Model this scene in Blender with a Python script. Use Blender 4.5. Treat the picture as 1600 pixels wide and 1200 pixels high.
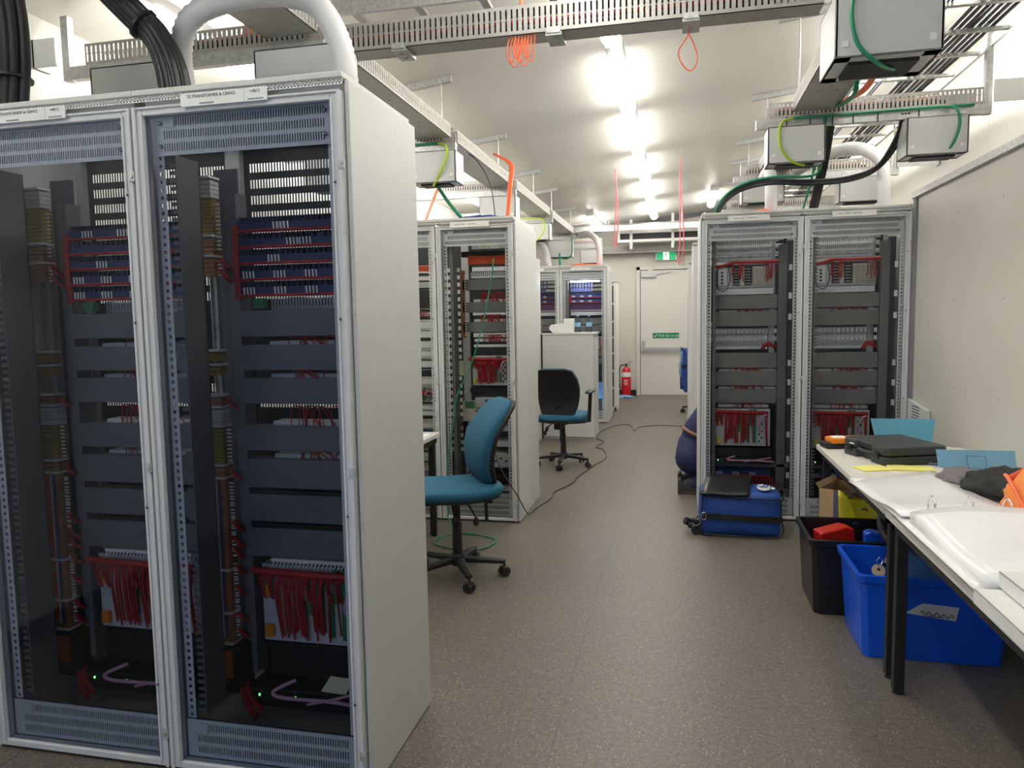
import bpy, math, random
from mathutils import Vector, Matrix
random.seed(7)
S = bpy.context.scene
for o in list(bpy.data.objects): bpy.data.objects.remove(o)
COL = S.collection

# ------------------------------------------------------------ camera
yaw, pitch, roll, EYE = .2215, .0883, -.0176, 1.493
fw = Vector((-math.sin(yaw)*math.cos(pitch), math.cos(yaw)*math.cos(pitch), -math.sin(pitch)))
r0 = Vector((math.cos(yaw), math.sin(yaw), 0)); u0 = r0.cross(fw)
rr = math.cos(roll)*r0 + math.sin(roll)*u0; uu = -math.sin(roll)*r0 + math.cos(roll)*u0
cam = bpy.data.cameras.new('camera'); co = bpy.data.objects.new('camera', cam); COL.objects.link(co)
cam.sensor_fit = 'HORIZONTAL'; cam.sensor_width = 36; cam.lens = 36*1155.8/1600; cam.clip_start = .02
m = Matrix.Identity(4)
for i in range(3):
    m[i][0] = rr[i]; m[i][1] = uu[i]; m[i][2] = -fw[i]
m[0][3], m[1][3], m[2][3] = 0, 0, EYE
co.matrix_world = m
S.camera = co

# ------------------------------------------------------------ world, daylight, exposure
LAMP = 22.0          # strength of the fluorescent diffusers
DAY = 13.0           # daylight through the open doorway behind the camera, watts
w = bpy.data.worlds.new('world'); S.world = w; w.use_nodes = True
w.node_tree.nodes['Background'].inputs[0].default_value = (.55, .72, 1, 1)
w.node_tree.nodes['Background'].inputs[1].default_value = .25
S.view_settings.view_transform = 'Standard'; S.view_settings.look = 'None'
S.view_settings.gamma = 1; S.view_settings.use_curve_mapping = False
S.view_settings.exposure = 0.5
al = bpy.data.lights.new('daylight', 'AREA'); al.shape = 'RECTANGLE'; al.size = 2.2; al.size_y = 2.2
al.energy = DAY; al.color = (.55, .72, 1.0)
ao = bpy.data.objects.new('daylight', al); COL.objects.link(ao)
ao.location = (-1.2, -1.75, 1.25); ao.rotation_euler = (math.pi/2, 0, 0)

# ------------------------------------------------------------ materials
MAT = {}
def mat(name, col, rough=.5, metal=0, noise=0, nscale=20, bump=0, bscale=80, spec=.5, emis=0, ecol=None, coat=0, alpha=None, stretch=None):
    if name in MAT: return MAT[name]
    m = bpy.data.materials.new(name); m.use_nodes = True; nt = m.node_tree; b = nt.nodes['Principled BSDF']
    b.inputs['Base Color'].default_value = (*col, 1); b.inputs['Roughness'].default_value = rough
    b.inputs['Metallic'].default_value = metal; b.inputs['Specular IOR Level'].default_value = spec
    b.inputs['Coat Weight'].default_value = coat
    if emis:
        b.inputs['Emission Color'].default_value = (*(ecol or col), 1); b.inputs['Emission Strength'].default_value = emis
    if noise or bump:
        tc = nt.nodes.new('ShaderNodeTexCoord'); mp = nt.nodes.new('ShaderNodeMapping')
        nt.links.new(tc.outputs['Object'], mp.inputs[0])
        if stretch: mp.inputs['Scale'].default_value = stretch
    if noise:
        n = nt.nodes.new('ShaderNodeTexNoise'); n.inputs['Scale'].default_value = nscale; n.inputs['Detail'].default_value = 5
        nt.links.new(mp.outputs[0], n.inputs['Vector'])
        r = nt.nodes.new('ShaderNodeValToRGB'); r.color_ramp.elements[0].position = .3; r.color_ramp.elements[1].position = .7
        r.color_ramp.elements[0].color = (*[c*(1-noise) for c in col], 1); r.color_ramp.elements[1].color = (*[min(1, c*(1+noise)) for c in col], 1)
        nt.links.new(n.outputs[0], r.inputs[0]); nt.links.new(r.outputs[0], b.inputs['Base Color'])
    if bump:
        n2 = nt.nodes.new('ShaderNodeTexNoise'); n2.inputs['Scale'].default_value = bscale; n2.inputs['Detail'].default_value = 3
        nt.links.new(mp.outputs[0], n2.inputs['Vector'])
        bp = nt.nodes.new('ShaderNodeBump'); bp.inputs['Strength'].default_value = bump; bp.inputs['Distance'].default_value = .01
        nt.links.new(n2.outputs[0], bp.inputs['Height']); nt.links.new(bp.outputs[0], b.inputs['Normal'])
    MAT[name] = m; return m
mat('cab', (.60, .603, .59), .42, noise=.02, bump=.03, bscale=400)
mat('cabroof', (.63, .63, .60), .45, noise=.02, bump=.02, bscale=300)
mat('frame', (.64, .65, .66), .36, metal=0, noise=.02, nscale=8)
mat('white', (.86, .86, .84), .45, noise=.02)
mat('whitelid', (.82, .82, .8), .4, noise=.02)
mat('boxgrey', (.62, .63, .63), .4, noise=.02)
mat('tray', (.43, .42, .39), .45, metal=.35, noise=.08, nscale=30)
mat('galv', (.52, .53, .52), .38, metal=.5, noise=.18, nscale=45)
mat('duct', (.20, .198, .185), .55, noise=.05, bump=.03)
mat('duct_dim', (.155, .158, .165), .5, noise=.05, bump=.03)  # same plastic as duct, darkened for the dimmer nearest cabinets
mat('innerdark', (.10, .11, .135), .5, noise=.08)
mat('black', (.012, .012, .013), .45, noise=.1)
mat('rubber', (.02, .02, .021), .55, noise=.1)
mat('cable', (.022, .022, .024), .38, noise=.1)
mat('table', (.70, .68, .63), .4, noise=.03)
mat('tableedge', (.42, .41, .38), .5, noise=.03)
mat('blueterm', (.022, .04, .14), .4, noise=.1)
mat('purple', (.09, .03, .10), .45, noise=.1)
mat('redwire', (.42, .012, .02), .45, noise=.15)
mat('orangewire', (.75, .10, .02), .4, noise=.08)
mat('orangefib', (.95, .16, .05), .4, noise=.05)
mat('pink', (.72, .38, .50), .45, noise=.05)
mat('greenconn', (.03, .22, .09), .45, noise=.1)
mat('greencab', (.01, .25, .12), .4, noise=.05)
mat('lime', (.45, .62, .03), .4, noise=.05)
mat('copper', (.42, .17, .075), .45, noise=.15)
mat('ochre', (.36, .24, .04), .45, noise=.15)
mat('bluestrip', (.12, .13, .3), .45, noise=.1)
mat('yellow', (.80, .72, .03), .45, noise=.05, bump=.1, bscale=15)
mat('paleyellow', (.85, .80, .22), .6, noise=.03)
mat('paper', (.92, .92, .93), .55, noise=.02, bump=.05, bscale=9)
mat('papergloss', (.92, .92, .94), .22, noise=.02, bump=.12, bscale=7)
mat('foldblue', (.25, .52, .72), .55, noise=.03)
mat('foldteal', (.08, .30, .42), .55, noise=.03)
mat('bagblue', (.012, .07, .32), .6, noise=.12, nscale=6, bump=.25, bscale=14)
mat('binblue', (.005, .10, .72), .3, noise=.03)
mat('tote', (.07, .22, .48), .6, noise=.1, bump=.1)
mat('binblack', (.010, .010, .011), .35, noise=.1)
mat('case', (.035, .04, .04), .5, noise=.1, bump=.15, bscale=250)
mat('red', (.55, .02, .015), .35, noise=.05)
mat('extred', (.62, .012, .02), .25, noise=.03)
mat('orange', (.90, .27, .02), .4, noise=.05)
mat('orangebag', (.85, .25, .05), .6, noise=.15, nscale=12, bump=.3, bscale=12)
mat('darkcloth', (.016, .016, .017), .8, noise=.3, nscale=10, bump=.4, bscale=15)
mat('greycloth', (.17, .15, .16), .8, noise=.1, bump=.2, bscale=15)
mat('teal', (.012, .11, .19), .8, noise=.08, nscale=60, bump=.12, bscale=700)
mat('navy', (.012, .02, .085), .75, noise=.15, nscale=14, bump=.3, bscale=16)
mat('sky', (.33, .52, .78), .75, noise=.1, bump=.2, bscale=15)
mat('jacket', (.02, .06, .28), .75, noise=.15, bump=.2, bscale=15)
mat('leather', (.22, .10, .05), .5, noise=.1)
mat('sole', (.06, .06, .06), .8, noise=.15, bump=.3, bscale=30)
mat('skin', (.62, .36, .26), .5, noise=.05)
mat('hair', (.05, .03, .02), .7, noise=.2)
mat('card', (.52, .36, .20), .75, noise=.05)
mat('cardprint', (.10, .09, .18), .6, noise=.1)
mat('chrome', (.75, .75, .76), .15, metal=1)
mat('steel', (.45, .45, .45), .3, metal=1)
mat('brass', (.6, .5, .2), .3, metal=.8)
mat('signgreen', (.0, .22, .11), .45, noise=.02)
mat('exitgreen', (.01, .35, .12), .4, emis=.55, ecol=(.01, .38, .13))
mat('exitwhite', (.9, 1, .95), .4, emis=1.3, ecol=(.85, 1, .95))
mat('tube', (1, 1, 1), .4, emis=LAMP, ecol=(1.0, .97, .89))
mat('cablamp', (1, 1, 1), .4, emis=30, ecol=(.75, .88, 1))
mat('led', (.1, 1, .2), .4, emis=3, ecol=(.15, 1, .2))
mat('ledorange', (.45, .11, .015), .4)
mat('note', (.80, .80, .50), .7)
mat('beige', (.60, .57, .47), .5, noise=.05)
mat('pinktie', (.90, .18, .22), .5, emis=0)
mat('clearblue', (.25, .5, .8), .3)
mat('tagtan', (.55, .45, .28), .5, noise=.05)
mat('ink', (.05, .05, .07), .7)
mat('inkgrey', (.22, .22, .24), .7)
mat('skirt', (.05, .055, .06), .6, noise=.1)
mat('conduit', (.66, .66, .67), .45, noise=.02)
mat('door', (.70, .69, .65), .45, noise=.02)

def glassmat(name, tint, gloss=.06):
    m = bpy.data.materials.new(name); m.use_nodes = True; nt = m.node_tree; nt.nodes.clear()
    o = nt.nodes.new('ShaderNodeOutputMaterial'); mx = nt.nodes.new('ShaderNodeMixShader')
    t = nt.nodes.new('ShaderNodeBsdfTransparent'); t.inputs[0].default_value = (*tint, 1)
    g = nt.nodes.new('ShaderNodeBsdfGlossy'); g.inputs['Roughness'].default_value = .05
    f = nt.nodes.new('ShaderNodeFresnel'); f.inputs[0].default_value = 1.22
    nt.links.new(f.outputs[0], mx.inputs[0]); nt.links.new(t.outputs[0], mx.inputs[1]); nt.links.new(g.outputs[0], mx.inputs[2])
    nt.links.new(mx.outputs[0], o.inputs[0]); MAT[name] = m
glassmat('pane_dim', (.80, .82, .86)); glassmat('paneclear', (.93, .94, .95)); glassmat('bottle', (.86, .92, .97)); glassmat('filmclear', (.93, .94, .95))  # first one: same glass as paneclear, tinted darker to dim the nearest interiors

def floormat():
    m = bpy.data.materials.new('floorvinyl'); m.use_nodes = True; nt = m.node_tree; b = nt.nodes['Principled BSDF']
    N = nt.nodes.new; L = nt.links.new
    tc = N('ShaderNodeTexCoord')
    n = N('ShaderNodeTexNoise'); n.inputs['Scale'].default_value = 55; n.inputs['Detail'].default_value = 6; L(tc.outputs['Object'], n.inputs['Vector'])
    r = N('ShaderNodeValToRGB'); r.color_ramp.elements[0].position = .3; r.color_ramp.elements[1].position = .72
    r.color_ramp.elements[0].color = (.105, .092, .080, 1); r.color_ramp.elements[1].color = (.178, .156, .130, 1); L(n.outputs[0], r.inputs[0])
    def specks(scale, thr, prev, col, seed):
        mp = N('ShaderNodeMapping'); mp.inputs['Location'].default_value = (seed, seed*2, 0); L(tc.outputs['Object'], mp.inputs[0])
        v = N('ShaderNodeTexVoronoi'); v.inputs['Scale'].default_value = scale; L(mp.outputs[0], v.inputs['Vector'])
        sz = N('ShaderNodeSeparateColor'); L(v.outputs['Color'], sz.inputs[0])
        mu = N('ShaderNodeMath'); mu.operation = 'MULTIPLY'; L(sz.outputs[0], mu.inputs[0]); mu.inputs[1].default_value = thr
        lt = N('ShaderNodeMath'); lt.operation = 'LESS_THAN'; L(v.outputs['Distance'], lt.inputs[0]); L(mu.outputs[0], lt.inputs[1])
        mx = N('ShaderNodeMix'); mx.data_type = 'RGBA'; L(lt.outputs[0], mx.inputs[0]); L(prev, mx.inputs[6]); mx.inputs[7].default_value = (*col, 1)
        return mx.outputs[2]
    c = specks(95, .27, r.outputs[0], (.42, .38, .31), 1.7)
    c = specks(140, .28, c, (.26, .24, .21), 5.1)
    c = specks(95, .30, c, (.075, .066, .058), 9.4)
    L(c, b.inputs['Base Color']); b.inputs['Roughness'].default_value = .42; b.inputs['Specular IOR Level'].default_value = .35
    MAT['floor'] = m
floormat()
def panelmat(name, col, rough, axis, pitch, metal=0.0, seam=.75):
    m = bpy.data.materials.new(name); m.use_nodes = True; nt = m.node_tree; b = nt.nodes['Principled BSDF']
    N = nt.nodes.new; L = nt.links.new
    tc = N('ShaderNodeTexCoord'); sp = N('ShaderNodeSeparateXYZ'); L(tc.outputs['Object'], sp.inputs[0])
    d = N('ShaderNodeMath'); d.operation = 'DIVIDE'; L(sp.outputs[axis], d.inputs[0]); d.inputs[1].default_value = pitch
    f = N('ShaderNodeMath'); f.operation = 'FRACT'; L(d.outputs[0], f.inputs[0])
    l = N('ShaderNodeMath'); l.operation = 'LESS_THAN'; L(f.outputs[0], l.inputs[0]); l.inputs[1].default_value = .004
    n = N('ShaderNodeTexNoise'); n.inputs['Scale'].default_value = 1.3; L(tc.outputs['Object'], n.inputs['Vector'])
    r = N('ShaderNodeValToRGB'); r.color_ramp.elements[0].color = (*[c*.96 for c in col], 1); r.color_ramp.elements[1].color = (*[min(1, c*1.03) for c in col], 1); L(n.outputs[0], r.inputs[0])
    mx = N('ShaderNodeMix'); mx.data_type = 'RGBA'; L(l.outputs[0], mx.inputs[0]); L(r.outputs[0], mx.inputs[6]); mx.inputs[7].default_value = (*[c*seam for c in col], 1)
    L(mx.outputs[2], b.inputs['Base Color']); b.inputs['Roughness'].default_value = rough; b.inputs['Metallic'].default_value = metal
    MAT[name] = m
panelmat('wall', (.70, .68, .62), .38, 1, 1.2)
panelmat('wallx', (.66, .64, .59), .45, 0, 30)
panelmat('ceil', (.80, .785, .735), .38, 1, 1.66, seam=.9)
mat('board', (.60, .58, .53), .42, noise=.02, nscale=3)

# ------------------------------------------------------------ mesh helpers
class MB:
    def __init__(s): s.v = []; s.f = []; s.mi = []; s.cur = 0; s.smooth = []; s.sm = False
    def mat(s, i): s.cur = i; return s
    def add(s, vs, fs):
        n = len(s.v); s.v += [tuple(v) for v in vs]
        for f in fs: s.f.append([n+i for i in f]); s.mi.append(s.cur); s.smooth.append(s.sm)
    def box(s, x0, x1, y0, y1, z0, z1):
        s.add([(x0,y0,z0),(x1,y0,z0),(x1,y1,z0),(x0,y1,z0),(x0,y0,z1),(x1,y0,z1),(x1,y1,z1),(x0,y1,z1)],
              [(0,3,2,1),(4,5,6,7),(0,1,5,4),(1,2,6,5),(2,3,7,6),(3,0,4,7)]); return s
    def bar(s, a, b, wx, wy, up=(0,0,1), taper=1.0):
        a, b = Vector(a), Vector(b); d = (b-a).normalized(); u = Vector(up)
        if abs(d.dot(u)) > .98: u = Vector((1,0,0))
        x = d.cross(u).normalized(); y = x.cross(d)
        vs = []
        for p, k in ((a, 1), (b, taper)):
            for sx, sy in ((-1,-1),(1,-1),(1,1),(-1,1)): vs.append(p + x*wx*k/2*sx + y*wy*k/2*sy)
        s.add(vs, [(0,1,2,3),(7,6,5,4),(0,4,5,1),(1,5,6,2),(2,6,7,3),(3,7,4,0)]); return s
    def cyl(s, a, b, r, r2=None, n=14, cap=True):
        return s.tube([a, b], r, n=n, smooth=0, r_end=r2, cap=cap)
    def tube(s, pts, r, n=8, smooth=6, r_end=None, cap=True, ripple=0):
        P = [Vector(p) for p in pts]
        if smooth and len(P) > 2: P = spline(P, smooth)
        if ripple:
            Q = []
            L = 0
            for a, b in zip(P, P[1:]):
                k = max(1, int((b-a).length/.0075))
                for i in range(k): Q.append(a.lerp(b, i/k))
            P = Q + [P[-1]]
        N = len(P); rings = []
        t = (P[1]-P[0]).normalized(); u = Vector((0,0,1)) if abs(t.z) < .9 else Vector((1,0,0))
        x = t.cross(u).normalized()
        for i, p in enumerate(P):
            t = (P[min(i+1, N-1)]-P[max(i-1, 0)]).normalized()
            x = (x - t*x.dot(t)).normalized(); y = t.cross(x)
            R = r if r_end is None else r+(r_end-r)*i/(N-1)
            if ripple: R *= 1+ripple*(1 if i % 2 else -1)
            rings.append([p + (x*math.cos(q*2*math.pi/n)+y*math.sin(q*2*math.pi/n))*R for q in range(n)])
        vs = [v for g in rings for v in g]
        fs = [(i*n+q, i*n+(q+1) % n, (i+1)*n+(q+1) % n, (i+1)*n+q) for i in range(N-1) for q in range(n)]
        old = s.sm; s.sm = True; s.add(vs, fs); s.sm = False
        if cap: s.add(rings[0], [tuple(range(n))[::-1]]); s.add(rings[-1], [tuple(range(n))])
        s.sm = old; return s
    def lathe(s, c, prof, n=20, axis='Z'):
        c = Vector(c); vs = []
        for (r, h) in prof:
            for q in range(n):
                a = q*2*math.pi/n; ca, sa = math.cos(a)*r, math.sin(a)*r
                vs.append(c + (Vector((ca, sa, h)) if axis == 'Z' else Vector((h, ca, sa)) if axis == 'X' else Vector((ca, h, sa))))
        N = len(prof)
        old = s.sm; s.sm = True
        s.add(vs, [(i*n+q, i*n+(q+1) % n, (i+1)*n+(q+1) % n, (i+1)*n+q) for i in range(N-1) for q in range(n)]); s.sm = False
        s.add(vs[:n], [tuple(range(n))[::-1]]); s.add(vs[-n:], [tuple(range(n))]); s.sm = old
        return s
    def prism(s, pts, vec):
        v = Vector(vec); P = [Vector(p) for p in pts]; n = len(P)
        s.add(P+[p+v for p in P], [tuple(range(n))[::-1], tuple(range(n, 2*n))]+[(i, (i+1) % n, n+(i+1) % n, n+i) for i in range(n)]); return s
    def sheet(s, grid, th):
        # grid of points [i][j], thickness downward along -z
        R, Cn = len(grid), len(grid[0]); top = [Vector(p) for row in grid for p in row]; n = len(top)
        bot = [p-Vector((0,0,th)) for p in top]
        fs = []
        for i in range(R-1):
            for j in range(Cn-1):
                a = i*Cn+j; q = (a, a+1, a+Cn+1, a+Cn); fs.append(q); fs.append(tuple(n+k for k in q[::-1]))
        rim = [j for j in range(Cn)]+[i*Cn+Cn-1 for i in range(1, R)]+[(R-1)*Cn+j for j in range(Cn-2, -1, -1)]+[i*Cn for i in range(R-2, 0, -1)]
        for a, b in zip(rim, rim[1:]+rim[:1]): fs.append((b, a, n+a, n+b))
        old = s.sm; s.sm = True; s.add(top+bot, fs); s.sm = old; return s
    def pad(s, path, hw, ht, n=20, e=2.6):
        # path of (x,z); pad cross-section: superellipse in Y (hw) and path normal (ht); hw/ht lists
        P = [Vector((p[0], 0, p[1])) for p in path]; N = len(P); vs = []
        for i, p in enumerate(P):
            t = (P[min(i+1, N-1)]-P[max(i-1, 0)]).normalized(); nn = Vector((0,1,0)).cross(t)
            for q in range(n):
                a = 2*math.pi*q/n; ca, sa = math.cos(a), math.sin(a)
                cy = math.copysign(abs(ca)**(2/e), ca)*hw[i]; cn = math.copysign(abs(sa)**(2/e), sa)*ht[i]
                vs.append(p + Vector((0,1,0))*cy + nn*cn)
        old = s.sm; s.sm = True
        s.add(vs, [(i*n+q, i*n+(q+1) % n, (i+1)*n+(q+1) % n, (i+1)*n+q) for i in range(N-1) for q in range(n)])
        s.add(vs[:n], [tuple(range(n))[::-1]]); s.add(vs[-n:], [tuple(range(n))]); s.sm = old; return s
    def build(s, name, mats, parent=None, bevel=0, sub=0, loc=None):
        me = bpy.data.meshes.new(name); me.from_pydata(s.v, [], s.f)
        if isinstance(mats, str): mats = [mats]
        for k in mats: me.materials.append(MAT[k])
        me.polygons.foreach_set('material_index', s.mi); me.polygons.foreach_set('use_smooth', s.smooth)
        me.update()
        o = bpy.data.objects.new(name, me); COL.objects.link(o)
        if parent is not None:
            o.parent = parent
        if bevel:
            b = o.modifiers.new('bevel', 'BEVEL'); b.width = bevel; b.segments = 2; b.limit_method = 'ANGLE'; b.angle_limit = .6
        if sub:
            u = o.modifiers.new('sub', 'SUBSURF'); u.levels = sub; u.render_levels = sub
        if loc: o.location = loc
        return o
def spline(P, k):
    out = []
    for i in range(len(P)-1):
        p0, p1, p2, p3 = P[max(i-1, 0)], P[i], P[i+1], P[min(i+2, len(P)-1)]
        for j in range(k):
            t = j/k
            out.append(.5*((2*p1)+(p2-p0)*t+(2*p0-5*p1+4*p2-p3)*t*t+(3*p1-p0-3*p2+p3)*t**3))
    return out+[P[-1]]
def tag(o, label, cat, group=None, kind=None):
    if label: o['label'] = label
    if cat: o['category'] = cat
    if group: o['group'] = group
    if kind: o['kind'] = kind
    return o
def thing(name, label, cat, loc=(0,0,0), rotz=0, group=None):
    o = bpy.data.objects.new(name, None); COL.objects.link(o); o.location = loc; o.rotation_euler = (0,0,rotz); o.empty_display_size = .1
    return tag(o, label, cat, group)
def struct(o): o['kind'] = 'structure'; return o
def copy_tree(o, parent=None, off=None):
    c = o.copy(); COL.objects.link(c)
    if parent is not None: c.parent = parent
    for ch in list(o.children): copy_tree(ch, c)
    return c
def lettering(name, txt, size, loc, rot, material, parent=None, align='LEFT', depth=.0006, squash=1):
    cu = bpy.data.curves.new(name, 'FONT'); cu.body = txt; cu.size = size; cu.extrude = depth; cu.align_x = align; cu.resolution_u = 3
    t = bpy.data.objects.new(name, cu); COL.objects.link(t)
    bpy.context.view_layer.update()
    me = bpy.data.meshes.new_from_object(t.evaluated_get(bpy.context.evaluated_depsgraph_get()))
    bpy.data.objects.remove(t); me.name = name; me.materials.clear(); me.materials.append(MAT[material])
    o = bpy.data.objects.new(name, me); COL.objects.link(o); o.location = loc; o.rotation_euler = rot; o.scale = (squash, 1, 1)
    if parent is not None: o.parent = parent
    return o
FRONT = (math.pi/2, 0, 0)      # lettering on a face looking towards -Y

# ------------------------------------------------------------ the room
XL, XR, YB, YF = -3.0, 2.15, -1.6, 14.22
def cz(x): return 3.33+.12*x
b = MB(); b.box(XL-.1, XR+.1, YB-.1, YF+.1, -.1, 0); struct(b.build('floor', 'floor'))
sm_ = MB()
for x in (-.426-1.83, -.426, -.426+1.83): sm_.box(x-.0012, x+.0012, YB, YF, .0, .0006)
mat('seam', (.07, .062, .055), .5)
tag(struct(sm_.build('trim_1', 'seam')), None, None)
b = MB(); b.prism([(XL-.1, YB-.1, cz(XL-.1)), (XR+.1, YB-.1, cz(XR+.1)), (XR+.1, YB-.1, cz(XR+.1)+.08), (XL-.1, YB-.1, cz(XL-.1)+.08)], (0, YF-YB+.2, 0)); struct(b.build('ceiling', 'ceil'))
b = MB(); b.box(XL-.1, XL, YB-.1, YF+.1, 0, cz(XL)+.02); struct(b.build('wall_left', 'wall'))
b = MB(); b.box(XR, XR+.1, YB-.1, YF+.1, 0, cz(XR)+.02); struct(b.build('wall_right', 'wall'))
def wallx(name, y0, y1, holes=()):
    b = MB()
    xs = [XL, XR]
    if holes:
        x0, x1, z1 = holes
        b.prism([(XL, y0, 0), (x0, y0, 0), (x0, y0, cz(x0)+.02), (XL, y0, cz(XL)+.02)], (0, y1-y0, 0))
        b.prism([(x1, y0, 0), (XR, y0, 0), (XR, y0, cz(XR)+.02), (x1, y0, cz(x1)+.02)], (0, y1-y0, 0))
        b.prism([(x0, y0, z1), (x1, y0, z1), (x1, y0, cz(x1)+.02), (x0, y0, cz(x0)+.02)], (0, y1-y0, 0))
    else:
        b.prism([(XL, y0, 0), (XR, y0, 0), (XR, y0, cz(XR)+.02), (XL, y0, cz(XL)+.02)], (0, y1-y0, 0))
    return struct(b.build(name, 'wallx'))
wallx('wall_far', YF, YF+.1)
wallx('wall_back', YB-.1, YB, (-2.3, -.1, 2.35))
# dark flashing where the far wall meets the ceiling
b = MB(); b.prism([(XL, YF-.03, cz(XL)-.075), (XR, YF-.03, cz(XR)-.075), (XR, YF-.03, cz(XR)), (XL, YF-.03, cz(XL))], (0, .03, 0)); struct(b.build('trim_2', 'inkgrey'))
b = MB(); b.box(XL, -.79, YF-.012, YF, 0, .1); b.box(.33, XR, YF-.012, YF, 0, .1); struct(b.build('baseboard_far', 'skirt'))
b = MB(); b.box(XL, XL+.012, YB, YF, 0, .1); struct(b.build('baseboard_left', 'skirt'))
b = MB(); b.box(XR-.012, XR, YB, YF, 0, .1); struct(b.build('baseboard_right', 'skirt'))

# exit door
b = MB(); b.box(-.69, .24, YF-.03, YF, .005, 2.345); d = struct(b.build('door_1', 'door'))
b = MB(); b.box(-.76, -.70, YF-.06, YF, 0, 2.41); b.box(.25, .31, YF-.06, YF, 0, 2.41); b.box(-.76, .31, YF-.06, YF, 2.355, 2.41); b.build('door_frame', 'door', d)
b = MB(); b.box(-.70, -.69, YF-.032, YF-.001, 0, 2.355); b.box(-.70, .25, YF-.032, YF-.001, 2.345, 2.355); b.box(-.70, .25, YF-.032, YF-.001, 0, .005); b.build('door_gap', 'ink', d)
b = MB(); b.bar((-.64, YF-.09, .88), (.2, YF-.09, .88), .03, .045); b.box(-.66, -.6, YF-.12, YF-.03, .84, 1.03); b.box(.17, .23, YF-.12, YF-.03, .84, .92); b.build('push_bar', 'galv', d)
b = MB(); b.box(-.66, -.40, YF-.09, YF-.03, 2.22, 2.30); b.bar((-.45, YF-.07, 2.27), (-.12, YF-.045, 2.31), .012, .02); b.build('door_closer', 'boxgrey', d)
b = MB(); b.box(-.55, -.46, YF-.05, YF-.02, 2.33, 2.37); b.build('door_bracket', 'white', d)
p = MB(); p.box(-.465, .02, YF-.034, YF-.03, 1.075, 1.175); s1 = p.build('push_sign', 'signgreen', d)
lettering('lettering', 'Push bar to open', .062, (-.36, YF-.0345, 1.105), FRONT, 'exitwhite' if 0 else 'whitelid', s1)
b = MB(); b.bar((-.44, YF-.035, 1.125), (-.42, YF-.035, 1.10), .012, .001, up=(0,1,0)); b.bar((-.42, YF-.035, 1.10), (-.38, YF-.035, 1.155), .012, .001, up=(0,1,0)); b.build('tick', 'whitelid', s1)

# exit sign
t = thing('exit_sign', 'lit green exit sign with white running figure above the door', 'sign', (-.22, YF-.06, 2.52))
b = MB(); b.box(-.19, .19, -.02, .06, 0, .185); b.build('housing', 'whitelid', t, bevel=.004)
for x in (-.17, .052):
    b = MB(); b.box(x, x+.118, -.026, -.02, .008, .177); b.build('green_panel', 'exitgreen', t)
b = MB(); b.box(-.052, .052, -.026, -.02, .008, .177); f = b.build('figure_panel', 'exitwhite', t)
b = MB(); b.cyl((.012, -.03, .142), (.012, -.0265, .142), .014, n=12)
for a, c, ww in (((.005,.125),(-.008,.08),.022), ((-.008,.08),(.022,.055),.012), ((.022,.055),(.016,.025),.011), ((-.008,.08),(-.014,.045),.012), ((-.014,.045),(-.04,.038),.011), ((.003,.12),(.034,.10),.009), ((0,.118),(-.028,.105),.009), ((-.028,.105),(-.034,.082),.008)):
    b.bar((a[0], -.028, a[1]), (c[0], -.028, c[1]), ww, .004, up=(0,1,0))
b.build('running_figure', 'exitgreen', f)

# ------------------------------------------------------------ fluorescent battens
def batten(x, y0, y1, label, group):
    t = thing('fluorescent_light', label, 'ceiling light', (x, y0, cz(x)), 0, group)
    L = y1-y0
    b = MB(); b.box(-.058, .058, 0, L, -.058, .01); b.build('base_channel', 'boxgrey', t, bevel=.004)
    b = MB(); b.sm = True
    n = 10; pr = [(math.cos(a)*.063, -.058-.060*math.sin(a)) for a in [math.pi*i/n for i in range(n+1)]]
    b.prism([(p[0], .26, p[1]) for p in pr], (0, L-.28, 0)); b.build('diffuser', 'tube', t)
G1 = 'fluorescent lights in the row along the aisle ceiling'
names = ['nearest the camera', 'second from the camera', 'just above the long cable tray', 'first one fully visible beyond the long cable tray', 'second one beyond the long cable tray', 'third one beyond the long cable tray', 'fourth one beyond the long cable tray', 'closest to the exit door']
ys = [(.5, 1.9), (2.02, 3.4), (3.36+.15, 4.8), (4.98, 6.45), (6.55, 8.15), (8.3, 9.75), (9.95, 11.4), (11.7, 13.3)]
names = ['nearest one, above the camera', 'second, in front of the long cable tray', 'third, over the long cable tray', 'brightest one just beyond the long cable tray', 'second one beyond the long cable tray', 'third one beyond the long cable tray', 'fourth one beyond the long cable tray', 'closest to the exit sign']
for (a, c), nm in zip(ys, names): batten(-.41, a, c, 'white fluorescent batten light in the aisle row, '+nm, G1)
for i, (a, c) in enumerate([(-.3, 1.2), (2.9, 4.4), (4.75, 6.2), (6.4, 7.9), (8.1, 9.6)]):
    batten(-2.45, a, c, 'white fluorescent light above the left cabinet row, '+['in front of the nearest cabinets', 'over the black cable bundles', 'above the middle left cabinets', 'behind the middle left cabinets', 'above the white low cabinet'][i], 'fluorescent lights over the left cabinet row')
batten(-1.38, 12.0, 13.5, 'white fluorescent light at the far left, above the far cabinets', 'fluorescent lights over the left cabinet row')
for i, (a, c) in enumerate([(2.6, 4.1), (4.6, 6.1), (6.6, 8.1), (9.0, 10.5)]):
    batten(1.45, a, c, 'white fluorescent light above the right row, '+['over the right tables', 'over the right pair of cabinets', 'behind the right pair of cabinets', 'at the far end of the row'][i], 'fluorescent lights over the right row')
batten(.53, 11.6, 13.0, 'white fluorescent light at the far right, peeping over the right cabinet corner', 'fluorescent lights over the right row')

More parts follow.
